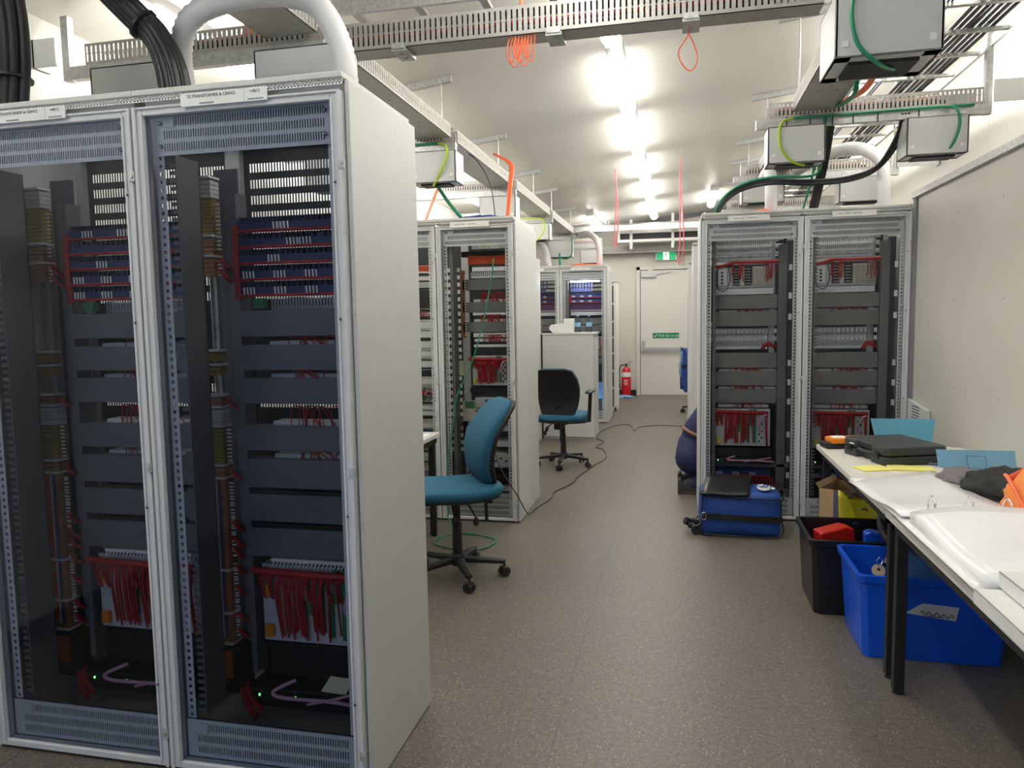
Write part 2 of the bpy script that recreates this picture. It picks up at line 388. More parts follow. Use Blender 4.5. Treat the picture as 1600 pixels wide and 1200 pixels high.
# ------------------------------------------------------------ slotted cable trays
def tray_x(name, label, x0, x1, y0, y1, z0=2.72, z1=2.82, pitch=.0245, strut=True, sz=.06, group='cross cable trays'):
    t = thing(name, label, 'cable tray', (x0, y0, z0), 0, group)
    W, D, H = x1-x0, y1-y0, z1-z0
    for y in (0, D-.003):
        b = MB()
        if y and not strut: b.box(0, W, y, y+.003, 0, H); b.build('side_wall', 'tray', t); continue
        b.box(0, W, y, y+.003, 0, .018); b.box(0, W, y, y+.003, H-.012, H)
        b.box(0, W, y+.001, y+.0025, H*.53, H*.53+.004)
        n = int(W/pitch)
        for i in range(n+1):
            x = W*i/n; b.box(max(0, x-pitch*.34), min(W, x+pitch*.34), y, y+.003, .018, H-.012)
        b.build('side_wall', 'tray', t)
    b = MB(); b.box(0, W, 0, D, 0, .003); b.build('tray_bottom', 'tray', t)
    if strut:
        b = MB(); b.box(-.08, W+.02, -.012, .03, -sz, 0); b.build('support_channel', 'galv', t, bevel=.002)
    # wires lying in the tray, stopping short of the wall end
    if not strut:
        b = MB(); b.box(0, W, 0, D, H, H+.003); b.build('lid', 'tray', t)  # unseen lid added, like the solid far wall, to darken the slots
    xa, xb = (.04, W-.14) if x0 > 0 or not strut else (.45, W-.03)
    for layer, m_ in ((0, 'redwire'), (1, 'cable'), (2, 'redwire')):
        b = MB()
        for k in range(5): b.tube([(xa, .018+k*.02, .014+layer*.022), (W*.5, .02+k*.02, .015+layer*.022), (xb-.05*layer, .018+k*.02, .014+layer*.022)], .0105, n=6, smooth=3)
        b.build('cables', m_, t)
    return t
def tray_y(name, label, x0, x1, y0, y1, z0=2.75, z1=2.84, pitch=.03, group='trays running along the room'):
    t = thing(name, label, 'cable tray', (x0, y0, z0), 0, group)
    W, D, H = x1-x0, y1-y0, z1-z0
    for x in (0, W-.003):
        b = MB(); b.box(x, x+.003, 0, D, 0, .014); b.box(x, x+.003, 0, D, H-.010, H); b.box(x, x+.003, 0, D, H*.53, H*.53+.004)
        n = int(D/pitch)
        for i in range(n+1):
            y = D*i/n; b.box(x, x+.003, max(0, y-pitch*.34), min(D, y+pitch*.34), .014, H-.010)
        b.build('side_wall', 'tray', t)
    b = MB(); b.box(0, W, 0, D, 0, .003)
    for i in range(int(D/.5)):
        for q in (.3, .7): b.lathe((W*q, .25+.5*i, -.001), [(.008, -.002), (.008, 0)], n=8)
    b.build('tray_bottom', 'tray', t)
    return t
YT = (3.1, 5.06, 7.03, 9.15, 11.25)
ln = ['over the two nearest cabinets', 'above the middle left pair of cabinets', 'behind the middle left pair of cabinets', 'above the white low cabinet', 'above the far left cabinets']
for i, y in enumerate(YT):
    tray_x('cable_tray', 'slotted cable tray on a galvanised channel, left wall, '+ln[i], -2.74, -1.53, y, y+.12)
rn = {1: 'in front of the right pair of cabinets', 2: 'behind the right pair of cabinets', 3: 'third in the right row', 4: 'last in the right row'}
for i in (1, 2, 3, 4):
    y = YT[i]; tray_x('cable_tray', 'slotted cable tray on a channel, right wall, '+rn[i], .56, 1.78, y, y+.12)
tray_x('cable_tray', 'long slotted cable tray crossing the whole aisle near the ceiling', -1.50, .56, 3.24, 3.36, z0=2.71, z1=2.83, strut=False, pitch=.0245)
tray_x('cable_tray', 'slotted cable tray at the left above the farthest grey box', -2.9, -1.26, 12.66, 12.78, group='far wall services')
tray_x('cable_tray', 'slotted cable tray fixed along the far wall above the exit sign', -1.5, 1.5, 14.0, 14.1, z0=2.66, z1=2.78, strut=False, group='far wall services')
t = thing('tray_clamp', 'galvanised coupling clamps under the long aisle tray', 'bracket', (0, 3.235, 2.705)); t['group'] = 'clamps'
for k, x in enumerate((-1.22, -.52, .05)):
    b = MB(); b.box(x-.035, x+.035, -.005, .13, -.014, 0); b.box(x-.03, x+.03, -.01, 0, -.005, .02); b.lathe((x, .03, -.018), [(.009, -.004), (.009, .004)], n=6); b.lathe((x, .09, -.018), [(.009, -.004), (.009, .004)], n=6)
    b.build('clamp', 'galv', t)
for i in range(5):
    y0 = YT[i-1]+.14 if i else .2
    if i == 0: y0, y1 = .3, YT[0]-.01
    else: y0, y1 = YT[i-1]+.13+(.13 if i == 1 else 0), YT[i]-.01
    tray_y('cable_tray', 'slotted tray running along the left side, '+['from above the camera to the nearest cabinets', 'between the nearest cabinets and the middle pair', 'over the middle left cabinets', 'beyond the middle left cabinets', 'leading to the far cabinets'][i], -1.79, -1.54, y0, y1)
    if i: tray_y('cable_tray', 'slotted tray running along the right side, '+['', 'from the big grey box towards the right cabinets', 'over the right pair of cabinets', 'beyond the right pair of cabinets', 'at the far right end'][i], .70, .95, y0 if i > 1 else 3.37, y1)

# grey entry boxes hanging under the trays
def entry_box(x0, x1, y0, z0, z1, label, depth=.2, D2=0):
    t = thing('entry_box', label, 'cable box', (x0, y0, z0), 0, 'grey cable entry boxes under the trays')
    W, H = x1-x0, z1-z0
    b = MB(); b.box(0, W, 0, .012, 0, H); b.box(0, .012, 0, depth, 0, H); b.box(W-.012, W, 0, depth, 0, H); b.box(0, W, depth-.012, depth, 0, H)
    b.box(0, W, 0, depth, H-.01, H); b.box(0, .06, 0, depth, 0, .008); b.box(W-.06, W, 0, depth, 0, .008); b.box(0, W, depth*.8, depth, 0, .008); b.box(0, W, 0, depth*.2, 0, .008)
    b.build('housing', 'boxgrey', t, bevel=.003)
    b = MB(); b.box(.06, W-.06, depth*.2, depth*.8, -.012, .01); b.build('foam_seal', 'rubber', t)
    for x in (.035, W-.035):
        b = MB(); b.box(x-.011, x+.011, -.003, 0, .035, .058); b.build('screw_cap', 'white', t, bevel=.001)
    return t
entry_box(.545, .90, 2.93, 2.40, 2.63, 'large grey metal box at top right, a green cable looping under it', .3)
entry_box(-1.82, -1.49, 4.98, 2.44, 2.655, 'grey box with a yellow-green cable above the middle left cabinets')
entry_box(-2.62, -2.28, 4.98, 2.44, 2.655, 'grey box above the left one of the middle cabinets')
entry_box(-1.86, -1.50, 6.95, 2.43, 2.655, 'grey box behind the middle left cabinets, an orange cable passing in front')
entry_box(-1.88, -1.54, 9.07, 2.45, 2.655, 'grey box above the white low cabinet')
entry_box(-1.93, -1.55, 11.15, 2.40, 2.655, 'small grey box over the far cabinets with a green cable at its edge')
entry_box(-1.62, -1.26, 12.6, 2.40, 2.62, 'farthest grey box, behind the top of the far cabinets')
entry_box(-2.59, -2.23, 2.95, 2.42, 2.65, 'grey box behind the top of the leftmost cabinet')
entry_box(-1.77, -1.38, 2.95, 2.42, 2.65, 'grey box behind the top of the nearest cabinet')
entry_box(.545, .885, 4.98, 2.43, 2.655, 'grey box with a yellow cable loop left of the black cables')
entry_box(1.34, 1.68, 4.98, 2.43, 2.655, 'grey box at the right wall with a green cable loop')
entry_box(.55, .915, 7.0, 2.48, 2.66, 'grey box just behind the top of the first right cabinet')
entry_box(1.36, 1.735, 7.0, 2.45, 2.66, 'grey box just behind the top of the second right cabinet')

# ceiling struts and hanger rods
def strut(x0, x1, y, label, group):
    t = thing('ceiling_strut', label, 'strut', (x0, y, cz(x0)), 0, group)
    W = x1-x0; k = .12
    b = MB(); b.prism([(0, 0, -.045), (W, 0, -.045+k*W), (W, 0, k*W-.002), (0, 0, -.002)], (0, .041, 0)); b.build('channel', 'galv', t)
    return t
for i, y in enumerate((3.3, 4.97, 6.62, 8.28, 9.5, 11.2, 12.9)):
    strut(-2.0, -1.51, y, 'galvanised channel screwed to the ceiling on the left, '+['nearest the camera', 'second from the camera', 'third from the camera', 'fourth from the camera', 'fifth from the camera', 'sixth from the camera', 'last before the far wall'][i], 'ceiling channels on the left')
for i, y in enumerate((3.4, 5.2, 7.0, 8.75, 9.88, 11.4)):
    strut(.63, 1.08, y, 'galvanised channel screwed to the ceiling on the right, '+['nearest the camera', 'second from the camera', 'third from the camera', 'fourth from the camera', 'fifth from the camera', 'sixth from the camera'][i], 'ceiling channels on the right')
def rod(x, y, z0, label, r=.006, z1=None):
    b = MB(); b.cyl((0, 0, 0), (0, 0, (z1 or cz(x)-.04)-z0), r, n=6)
    b.cyl((0, 0, .0), (0, 0, .02), r*2, n=6)
    o = b.build('hanger_rod', 'galv', None, loc=(x, y, z0)); tag(o, label, 'rod', 'threaded hanger rods'); return o
for i, (x, y) in enumerate(((-1.585, 3.32), (-1.585, 4.99), (-1.585, 6.64), (-1.585, 8.3), (-1.585, 9.52), (-1.585, 11.22))):
    rod(x, y, 2.84, 'thin threaded rod holding the left tray, '+['nearest one', 'second one', 'third one', 'fourth one', 'fifth one', 'farthest one'][i])
for i, (x, y) in enumerate(((.74, 3.42), (.76, 5.22), (.76, 7.02), (.76, 8.77), (.76, 9.9))):
    rod(x, y, 2.84, 'thin threaded rod holding the right tray, '+['beside the big grey box', 'second one', 'third one', 'fourth one', 'farthest one'][i])
# support channels dropping from the ceiling at the walls
for i, (x, y, z0, z1) in enumerate(((-2.87, 3.10, 2.66, 2.96), (1.785, 5.06, 2.66, 3.5), (1.8, 7.03, 2.66, 3.5))):
    b = MB(); b.box(0, .04, 0, .04, 0, z1-z0); o = b.build('hanger_channel', 'galv', None, bevel=.003, loc=(x, y, z0))
    tag(o, 'galvanised upright channel '+['at the left wall above the nearest cabinets', 'at the right wall beside the tray end', 'at the right wall behind the right cabinets'][i], 'channel', 'upright hanger channels')
for i, (x, y, s) in enumerate(((XL, 3.06, 1), (XR, 5.02, -1), (XR, 7.0, -1))):
    b = MB(); b.box(0, .13 if s > 0 else .33, 0, .012, 0, .13); b.box(0 if s > 0 else .32, .012 if s > 0 else .33, 0, .1, 0, .13)
    o = b.build('wall_bracket', 'white', None, bevel=.002, loc=(x if s > 0 else x-.33, y, 2.72))
    tag(o, 'pale bracket plate on the '+['left wall by the nearest tray', 'right wall by the front tray', 'right wall by the rear tray'][i], 'bracket')

# ladders
def ladder_y(x0, x1, y0, y1, z, label):
    t = thing('cable_ladder', label, 'cable ladder', (x0, y0, z))
    W, D = x1-x0, y1-y0
    for x in (0, W-.02):
        b = MB(); b.box(x, x+.02, 0, D, -.01, .05); b.build('side_rail', 'galv', t)
    k = 0; y = .2
    while y < D:
        b = MB(); b.box(.02, W-.02, y, y+.035, 0, .02); b.build('rung', 'galv', t, bevel=.002); y += .42
    return t
ladder_y(1.18, 1.82, .4, 12.5, 3.06, 'galvanised cable ladder high along the right wall carrying black cables')
b = MB()
for k in range(7):
    pts = [(1.52+.034*k+random.uniform(-.006, .006), .4+.8*j, 3.095+random.uniform(-.004, .004)) for j in range(16)]
    b.tube(pts, .013, n=6, smooth=2)
tag(b.build('cable_bundle', 'cable'), 'row of black cables lying on the ladder at upper right', 'cables')
b = MB()
for k in range(2): b.tube([(1.36+.02*k, .4+1.2*j, 3.088) for j in range(10)], .006, n=5, smooth=2)
tag(b.build('data_cables', 'bluestrip'), 'two thin blue cables in the middle of the upper right ladder', 'cables')
t = thing('cable_ladder', 'galvanised cable ladder crossing high above the long tray', 'cable ladder', (-1.75, 3.55, 3.02))
for y in (0, .42):
    b = MB(); b.box(0, 2.9, y, y+.02, -.01, .085); b.build('side_rail', 'galv', t)
for i in range(9):
    x = .15+.33*i; b = MB(); b.box(x, x+.04, .02, .42, 0, .02); b.build('rung', 'tray', t, bevel=.002)
b = MB()
b.tube([(-1.5, 3.62, 3.055), (-.6, 3.66, 3.055), (.4, 3.68, 3.055), (1.1, 3.7, 3.055)], .012, n=6)
tag(b.build('red_cable', 'redwire'), 'red cable lying along the ladder above the long tray', 'cable')

t = thing('wall_light', 'glowing round-ended light on the right wall at the top right picture edge', 'wall light', (2.15, 5.42, 3.04))
b = MB(); b.lathe((0,0,0), [(.15, 0), (.15, -.03)], n=24, axis='X'); b.build('back_plate', 'boxgrey', t)
b = MB(); b.lathe((-.03,0,0), [(.14, 0), (.135, -.03), (.10, -.06), (.04, -.075)], n=24, axis='X'); b.build('diffuser', 'tube', t)
# far wall services
t = thing('air_conditioner', 'long white air conditioner with a dark outlet high on the far wall', 'air conditioner', (-1.07, 13.62, 2.82))
b = MB(); b.box(0, 1.5, 0, .25, 0, .05); b.box(0, .045, 0, .25, .05, .2); b.box(1.455, 1.5, 0, .25, .05, .2); b.box(0, 1.5, .05, .25, .16, .22); b.build('casing', 'whitelid', t, bevel=.006)
b = MB(); b.box(.045, 1.455, .06, .24, .05, .16)
b.build('outlet', 'black', t)
for k, x in enumerate((.22, .95)):
    b = MB(); b.box(x, x+.05, -.02, 0, -.12, cz(-1.07+x)-2.82-.01); b.build('hanger', 'boxgrey', t)
o = MB(); o.box(0, 2.7, 0, .05, 0, .11); o.box(0, 2.7, 0, .09, .1, .115); oo = o.build('support_rail', 'galv', None, loc=(-1.95, 13.3, 3.0)); tag(oo, 'long galvanised rail hung below the ceiling at the far end', 'rail')
for i, (x, y) in enumerate(((-1.24, 13.32), (-1.19, 13.32), (.06, 13.32), (-1.75, 13.32))):
    rod(x, y, 3.10, 'rod holding the far galvanised rail, '+['left of a close pair', 'right of a close pair', 'near the right cabinets', 'farthest left'][i], r=.01, z1=cz(x)-.01)

# pink and orange fibre loops
def loop(pts, r, m_, label, name='cable_loop'):
    b = MB(); b.tube(pts, r, n=6, smooth=6); return tag(b.build(name, m_), label, 'cable')
for i, dx in enumerate((0, .02)): pass
loop([(-.735, 9, cz(-.73)-.01), (-.715, 9, 2.95), (-.735, 9, 2.6), (-.75, 9, 2.36), (-.72, 9, 2.35), (-.70, 9, 2.6), (-.712, 9, 3.0), (-.735, 9, cz(-.73)-.01)], .007, 'pinktie', 'pink cable loop hanging from the ceiling left of the exit sign')
loop([(.025, 9, cz(0)-.01), (.03, 9, 3.0), (.06, 9, 2.5), (.05, 9, 2.2), (0, 9, 2.12), (.02, 9, 2.4), (.015, 9, 2.9), (.025, 9, cz(0)-.01)], .007, 'pinktie', 'pink cable loop hanging from the ceiling in front of the exit sign')
loop([(.04, 3.3, 2.715), (.04, 3.3, 2.665), (.0, 3.3, 2.60), (.015, 3.3, 2.545), (.05, 3.3, 2.515), (.075, 3.3, 2.55), (.07, 3.3, 2.60), (.04, 3.3, 2.668)], .003, 'orangefib', 'single orange fibre loop hanging under the long tray')
b = MB()
for k in range(7):
    x = -.715+.014*k; d_ = .11+.02*math.sin(k*2.1)
    b.tube([(x, 3.25, 2.71), (x-.012, 3.24, 2.71-d_*.6), (x+.0, 3.24, 2.71-d_), (x+.02, 3.24, 2.71-d_*.9), (x+.028, 3.25, 2.72)], .0028, n=5, smooth=6)
b.tube([(-.672, 3.3, 3.03), (-.672, 3.3, 2.8), (-.67, 3.3, 2.7)], .008, n=6)
tag(b.build('fibre_bundle', 'orangefib'), 'bundle of orange fibre loops hanging under the middle of the long tray', 'cable')

# heavy black cable bundles into the nearest cabinets
def bundle(paths_center, offs, r, name, label, m_='cable', ties=()):
    t = thing(name, label, 'cables')
    b = MB()
    for (ox, oy) in offs:
        b.tube([(p[0]+ox*p[3], p[1]+oy, p[2]+ox*(1-p[3])) if len(p) > 3 else (p[0]+ox, p[1]+oy, p[2]) for p in paths_center], r, n=10, smooth=8)
    b.build('cables', m_, t)
    for (x, y, z, R, d) in ties:
        b = MB(); dd = Vector(d).normalized(); b.cyl(Vector((x, y, z))-dd*.005, Vector((x, y, z))+dd*.005, R, n=14); b.build('cable_tie', 'black', t)
    return t
offs = [(-.045, 0), (-.022, -.02), (.002, -.025), (.026, -.02), (.048, 0), (0, .015), (-.03, .02), (.03, .02)]
bundle([(-2.15, 2.1, 2.98, 1), (-1.98, 2.28, 2.72, .8), (-1.90, 2.38, 2.60, .6), (-1.84, 2.42, 2.53, .6), (-1.79, 2.42, 2.43, .9), (-1.77, 2.42, 2.32, 1), (-1.77, 2.42, 2.225, 1)], offs, .0185, 'cable_bundle', 'thick black cable bundle bending down into the roof of the nearest cabinet',
       ties=((-1.87, 2.40, 2.565, .060, (.6, .2, -.6)), (-1.77, 2.42, 2.29, .068, (0, 0, 1))))
bundle([(-2.38, 2.25, 3.0, 1), (-2.40, 2.35, 2.7, 1), (-2.42, 2.38, 2.5, 1), (-2.46, 2.40, 2.35, 1), (-2.48, 2.40, 2.225, 1)], [(a*1.2, c) for a, c in offs], .0185, 'cable_bundle', 'thick black cable bundle at the left edge of the picture dropping into the leftmost cabinet',
       ties=((-2.44, 2.39, 2.42, .072, (0, .05, 1)),))
# white corrugated conduits
def conduit(pts, r, label):
    b = MB(); b.tube(pts, r, n=14, smooth=10, ripple=.055); return tag(b.build('corrugated_conduit', 'conduit'), label, 'conduit', 'pale corrugated conduits')
conduit([(-1.87, 2.62, 2.40), (-1.83, 2.55, 2.52), (-1.745, 2.5, 2.61), (-1.60, 2.5, 2.655), (-1.40, 2.5, 2.655), (-1.24, 2.48, 2.60), (-1.15, 2.46, 2.47), (-1.12, 2.45, 2.35), (-1.12, 2.45, 2.215)], .040, 'white corrugated conduit arching over the roof of the nearest cabinet')
conduit([(1.0, 6.9, 2.72), (1.12, 6.5, 2.75), (1.3, 6.2, 2.74), (1.43, 6.0, 2.62), (1.46, 5.95, 2.45), (1.46, 5.95, 2.20)], .045, 'white corrugated conduit dropping onto the second right cabinet')
conduit([(.73, 6.9, 2.68), (.72, 6.5, 2.66), (.69, 6.1, 2.55), (.685, 6.0, 2.4), (.685, 6.0, 2.20)], .045, 'white corrugated conduit dropping onto the first right cabinet')
conduit([(-1.45, 11.3, 2.73), (-1.3, 11.1, 2.72), (-1.17, 10.95, 2.62), (-1.12, 10.9, 2.45), (-1.12, 10.9, 2.20)], .045, 'white corrugated conduit dropping onto the far right-hand cabinet')
conduit([(-2.0, 11.1, 2.62), (-1.93, 11.0, 2.5), (-1.88, 10.9, 2.35), (-1.86, 10.9, 2.20)], .045, 'white corrugated conduit dropping onto the far left-hand cabinet')

# ------------------------------------------------------------ equipment cabinets
HC = 2.2
def rail(x0, w_, y, z0, z1, m_='white', pitch=.0245, hole=.011):
    b = MB(); hx = x0+w_*.5; b.box(x0, hx-hole/2, y, y+.003, z0, z1); b.box(hx+hole/2, x0+w_, y, y+.003, z0, z1)
    n = int((z1-z0)/pitch); p = (z1-z0)/n
    for i in range(n+1):
        z = z0+i*p; b.box(hx-hole/2, hx+hole/2, y, y+.003, max(z0, z-(p-hole)/2), min(z1, z+(p-hole)/2))
    return b
def vent_panel(x0, x1, y, z0, z1, rows=3, pitch=.0085, m=.035):
    b = MB(); H = z1-z0; rh = H*.2; gap = (H-rows*rh)/(rows+1)
    z = z0
    for r in range(rows):
        b.box(x0, x1, y, y+.003, z, z+gap); z += gap
        xl = x0+m+(.035 if r == rows-1 else 0); xr_ = x1-m
        b.box(x0, xl, y, y+.003, z, z+rh); b.box(xr_, x1, y, y+.003, z, z+rh)
        n = int((xr_-xl)/pitch); p = (xr_-xl)/n
        for i in range(n):
            b.box(xl+i*p, xl+i*p+p*.52, y, y+.003, z, z+rh)
        z += rh
    b.box(x0, x1, y, y+.003, z, z1)
    return b
def back_door(W, D, z0=.05, z1=2.10, zones=((.05, 2.1),)):
    b = MB(); y = D-.02; rows = 34; p = (z1-z0)/rows; m_ = .05
    b.box(0, m_, y, y+.002, 0, HC-.02); b.box(W-m_, W, y, y+.002, 0, HC-.02); b.box(m_, W-m_, y, y+.002, 0, z0); b.box(m_, W-m_, y, y+.002, z1, HC-.02)
    n = int((W-2*m_)/.012)
    for r in range(rows):
        z = z0+r*p
        if not any(a <= z < c for a, c in zones): b.box(m_, W-m_, y, y+.002, z, z+p+.0005); continue
        b.box(m_, W-m_, y, y+.002, z, z+p*.45)
        for i in range(n+1):
            x = m_+i*(W-2*m_-.006)/n; b.box(x, x+.005, y, y+.002, z+p*.45, z+p)
    return b
def wires(b, n, f, r=.0022, seg=5):
    for i in range(n): b.tube(f(i), r, n=4, smooth=seg, cap=False)
R_ = random.Random(3)

def i_duct(t, x0, x1, y, z0, z1, m_='duct'):
    b = MB(); b.box(x0, x1, y, y+.006, z0, z1); b.box(x0, x1, y+.006, y+.06, z0+.002, z0+.005); b.box(x0, x1, y+.006, y+.06, z1-.005, z1-.002)
    b.box(x0, x1, y+.055, y+.06, z0, z1)
    b.build('wiring_duct', m_, t, bevel=.0015)
def i_gap(t, x0, x1, y, z0, z1, loops=6, full=False):
    W = x1-x0; b = MB(); b.box(x0+.08*W, x1, y+.03, y+.10, z0-.008, z0+.012); b.build('module_carrier', 'whitelid', t)
    b = MB()
    def f(i):
        xx = x0+W*(.25+.5*R_.random()); h = (z1-z0)*.8
        return [(xx, y+.02, z0-.01), (xx+.01, y+.015, z0+h), (xx+.03+.03*R_.random(), y+.015, z0+h*.9), (xx+.05+.04*R_.random(), y+.02, z0-.01)]
    wires(b, loops, f); b.build('wires', 'redwire', t)
def i_slots(t, x0, x1, y, z0, z1, rows, m_='white', n=34, bumps=True):
    b = MB(); H = z1-z0; rh = H/rows
    for r in range(rows):
        z = z0+r*rh; b.box(x0, x1, y, y+.004, z, z+rh*.28)
        for i in range(n+1):
            x = x0+i*(x1-x0-.005)/n; b.box(x, x+(x1-x0)/n*.5, y, y+.004, z+rh*.28, z+rh)
    b.build('slotted_plate', m_, t)
def i_relay(t, x0, x1, y, z0, z1, rows=5, base='blueterm'):
    b = MB(); H = (z1-z0)/rows
    for r in range(rows):
        z = z0+r*H; b.box(x0, x1, y, y+.05, z+H*.12, z+H*.62); b.box(x0, x1, y+.01, y+.06, z+H*.62, z+H*.98)
    rack = b.build('terminal_rack', base, t, bevel=.001)
    b = MB()
    for r in range(rows):
        z = z0+r*H; n = 22
        for i in range(n):
            x = x0+.02+(x1-x0-.04)*i/(n-1)
            for q in (.68, .86): b.lathe((x, y+.008, z+H*q), [(.0055, 0), (.0055, -.006), (.003, -.008)], n=6, axis='Y')
    b.build('terminal_screws', 'black', rack)
    b = MB()
    for r in range(rows):
        z = z0+r*H+H*.2
        for g in range(3 if r in (0, 1) else 2):
            xs = x0+.03+(x1-x0-.12)*R_.random() if r > 1 else x0+.02+g*.12
            for k in range(4): b.bar((xs+k*.013, y-.006, z+.022), (xs+k*.013+.004, y-.01, z-.002), .005, .003)
    b.build('wire_markers', 'whitelid', rack)
    b = MB()
    for r in range(rows):
        z = z0+r*H+H*.06
        b.tube([(x0-.01, y-.002, z), (x0+.1, y-.004, z+.002), (x1, y-.003, z)], .006, n=6, smooth=3)
    for k in range(5): b.tube([(x0-.012+.004*k, y-.002, z0-.01), (x0-.016+.004*k, y-.006, (z0+z1)/2), (x0-.012+.004*k, y-.002, z1-.03)], .0045, n=5, smooth=4)
    b.build('wire_loom', 'redwire', rack)
def i_rack(t, x0, x1, y, z0, z1, lid=True, mir=False):
    W = x1-x0; H = z1-z0
    X = (lambda u: x0+W*u)
    b = MB(); b.box(x0, x1, y+.02, y+.16, z0, z1-.03)
    rack = b.build('module_rack', 'boxgrey', t, bevel=.002)
    b = MB()
    for u, a, c in ((.50, .15, .85), (.58, .1, .55), (.63, .5, .9), (.70, .08, .9), (.34, .2, .5), (.42, .35, .8)):
        b.box(X(u), X(u+.045), y+.004, y+.02, z0+H*a, z0+H*c)
    b.build('green_connectors', 'greenconn', rack, bevel=.001)
    b = MB()
    for k in range(9):
        x = X(.80+.05*(k % 2)); z = z0+H*(.12+.085*k); b.lathe((x, y+.012, z), [(.007, 0), (.007, .008)], n=8, axis='Y')
    b.build('sockets', 'black', rack)
    b = MB(); b.box(X(.03), X(.10), y+.0, y+.02, z0+H*.06, z0+H*.2); b.box(X(.04), X(.10), y+.0, y+.02, z0+H*.55, z0+H*.68); b.build('yellow_plug', 'orange' if lid else 'yellow', rack, bevel=.002)
    b = MB()
    for u in (.02, .09, .17, .23, .29, .35, .40, .47, .53, .60, .68):
        for k in range(3):
            bot = z0+H*(.55-.02*k) if u < .12 or u in (.60, .68, .40) and k else z0+H*(.04+.15*R_.random())
            xx = X(u)+.006*k
            b.tube([(xx+.012, y-.002, z1-.055), (xx+.002, y-.014, z1-.08), (xx+R_.uniform(-.006, .006), y-.012, (z1+bot)/2), (xx+R_.uniform(-.004, .006), y+.004, bot)], .0042, n=5, smooth=4)
    b.tube([(x0-.02, y-.01, z1-.045), (X(.3), y-.012, z1-.05), (X(.95), y-.008, z1-.055)], .014, n=8, smooth=5)
    b.tube([(X(.93), y, z1-.06), (X(.92), y-.01, z0+H*.5), (X(.94), y, z0+H*.02)], .008, n=6, smooth=5)
    b.build('wire_loom', 'redwire', rack)
    b = MB()
    for k in range(2): b.tube([(X(.93)+.01*k, y-.01, z1-.06), (X(.82)+.008*k, y-.03, z0+H*.72), (X(.76)+.006*k, y-.03, z0+H*.5), (X(.80), y-.01, z0+H*.36), (X(.86), y, z0+H*.45)], .005, n=6, smooth=5)
    b.build('lead', 'pink', rack)
    if lid:
        b = MB(); b.box(x0+W*.12, x1, y-.005, y+.09, z1-.012, z1); 
        for k in range(26): b.bar((x0+W*(.13+.033*k), y-.008, z1-.028), (x0+W*(.15+.033*k), y-.006, z1-.008), .005, .004)
        b.build('slotted_lid', 'whitelid', rack)
def i_shelf(t, x0, x1, y, z0, z1, note=False):
    W = x1-x0; H = z1-z0
    b = MB(); b.box(x0-.02, x1, y-.05, y+.18, z0, z0+H*.35); b.box(x0+.02, x1, y+.05, y+.18, z0+H*.35, z1); sh = b.build('switch_unit', 'black', t, bevel=.004)
    b = MB(); b.tube([(x0+W*.35, y-.03, z0+H*.5), (x0+W*.22, y-.075, z0+H*.38), (x0+W*.3, y-.085, z0+H*.30), (x0+W*.7, y-.08, z0+H*.30), (x1, y-.075, z0+H*.22)], .007, n=6)
    b.tube([(x1-.02, y-.05, z0+H*.5), (x0+W*.75, y-.08, z0+H*.38), (x0+W*.5, y-.085, z0+H*.22)], .005, n=6)
    b.build('lead', 'pink', sh)
    b = MB()
    for u in (.06, .36, .58, .88): b.box(x0+W*u, x0+W*u+.005, y-.053, y-.05, z0+H*.2, z0+H*.2+.008)
    b.build('indicator', 'led', sh)
    if note:
        b = MB(); b.add([(x0+W*.58, y-.052, z0+H*.40), (x0+W*.78, y-.052, z0+H*.38), (x0+W*.82, y-.03, z0+H*.62), (x0+W*.64, y-.03, z0+H*.64)], [(0,1,2,3)]); b.prism([(x0+W*.58, y-.054, z0+H*.40), (x0+W*.78, y-.054, z0+H*.38), (x0+W*.82, y-.032, z0+H*.62), (x0+W*.64, y-.032, z0+H*.64)], (0, .001, .001)); b.build('sticky_note', 'note', sh)
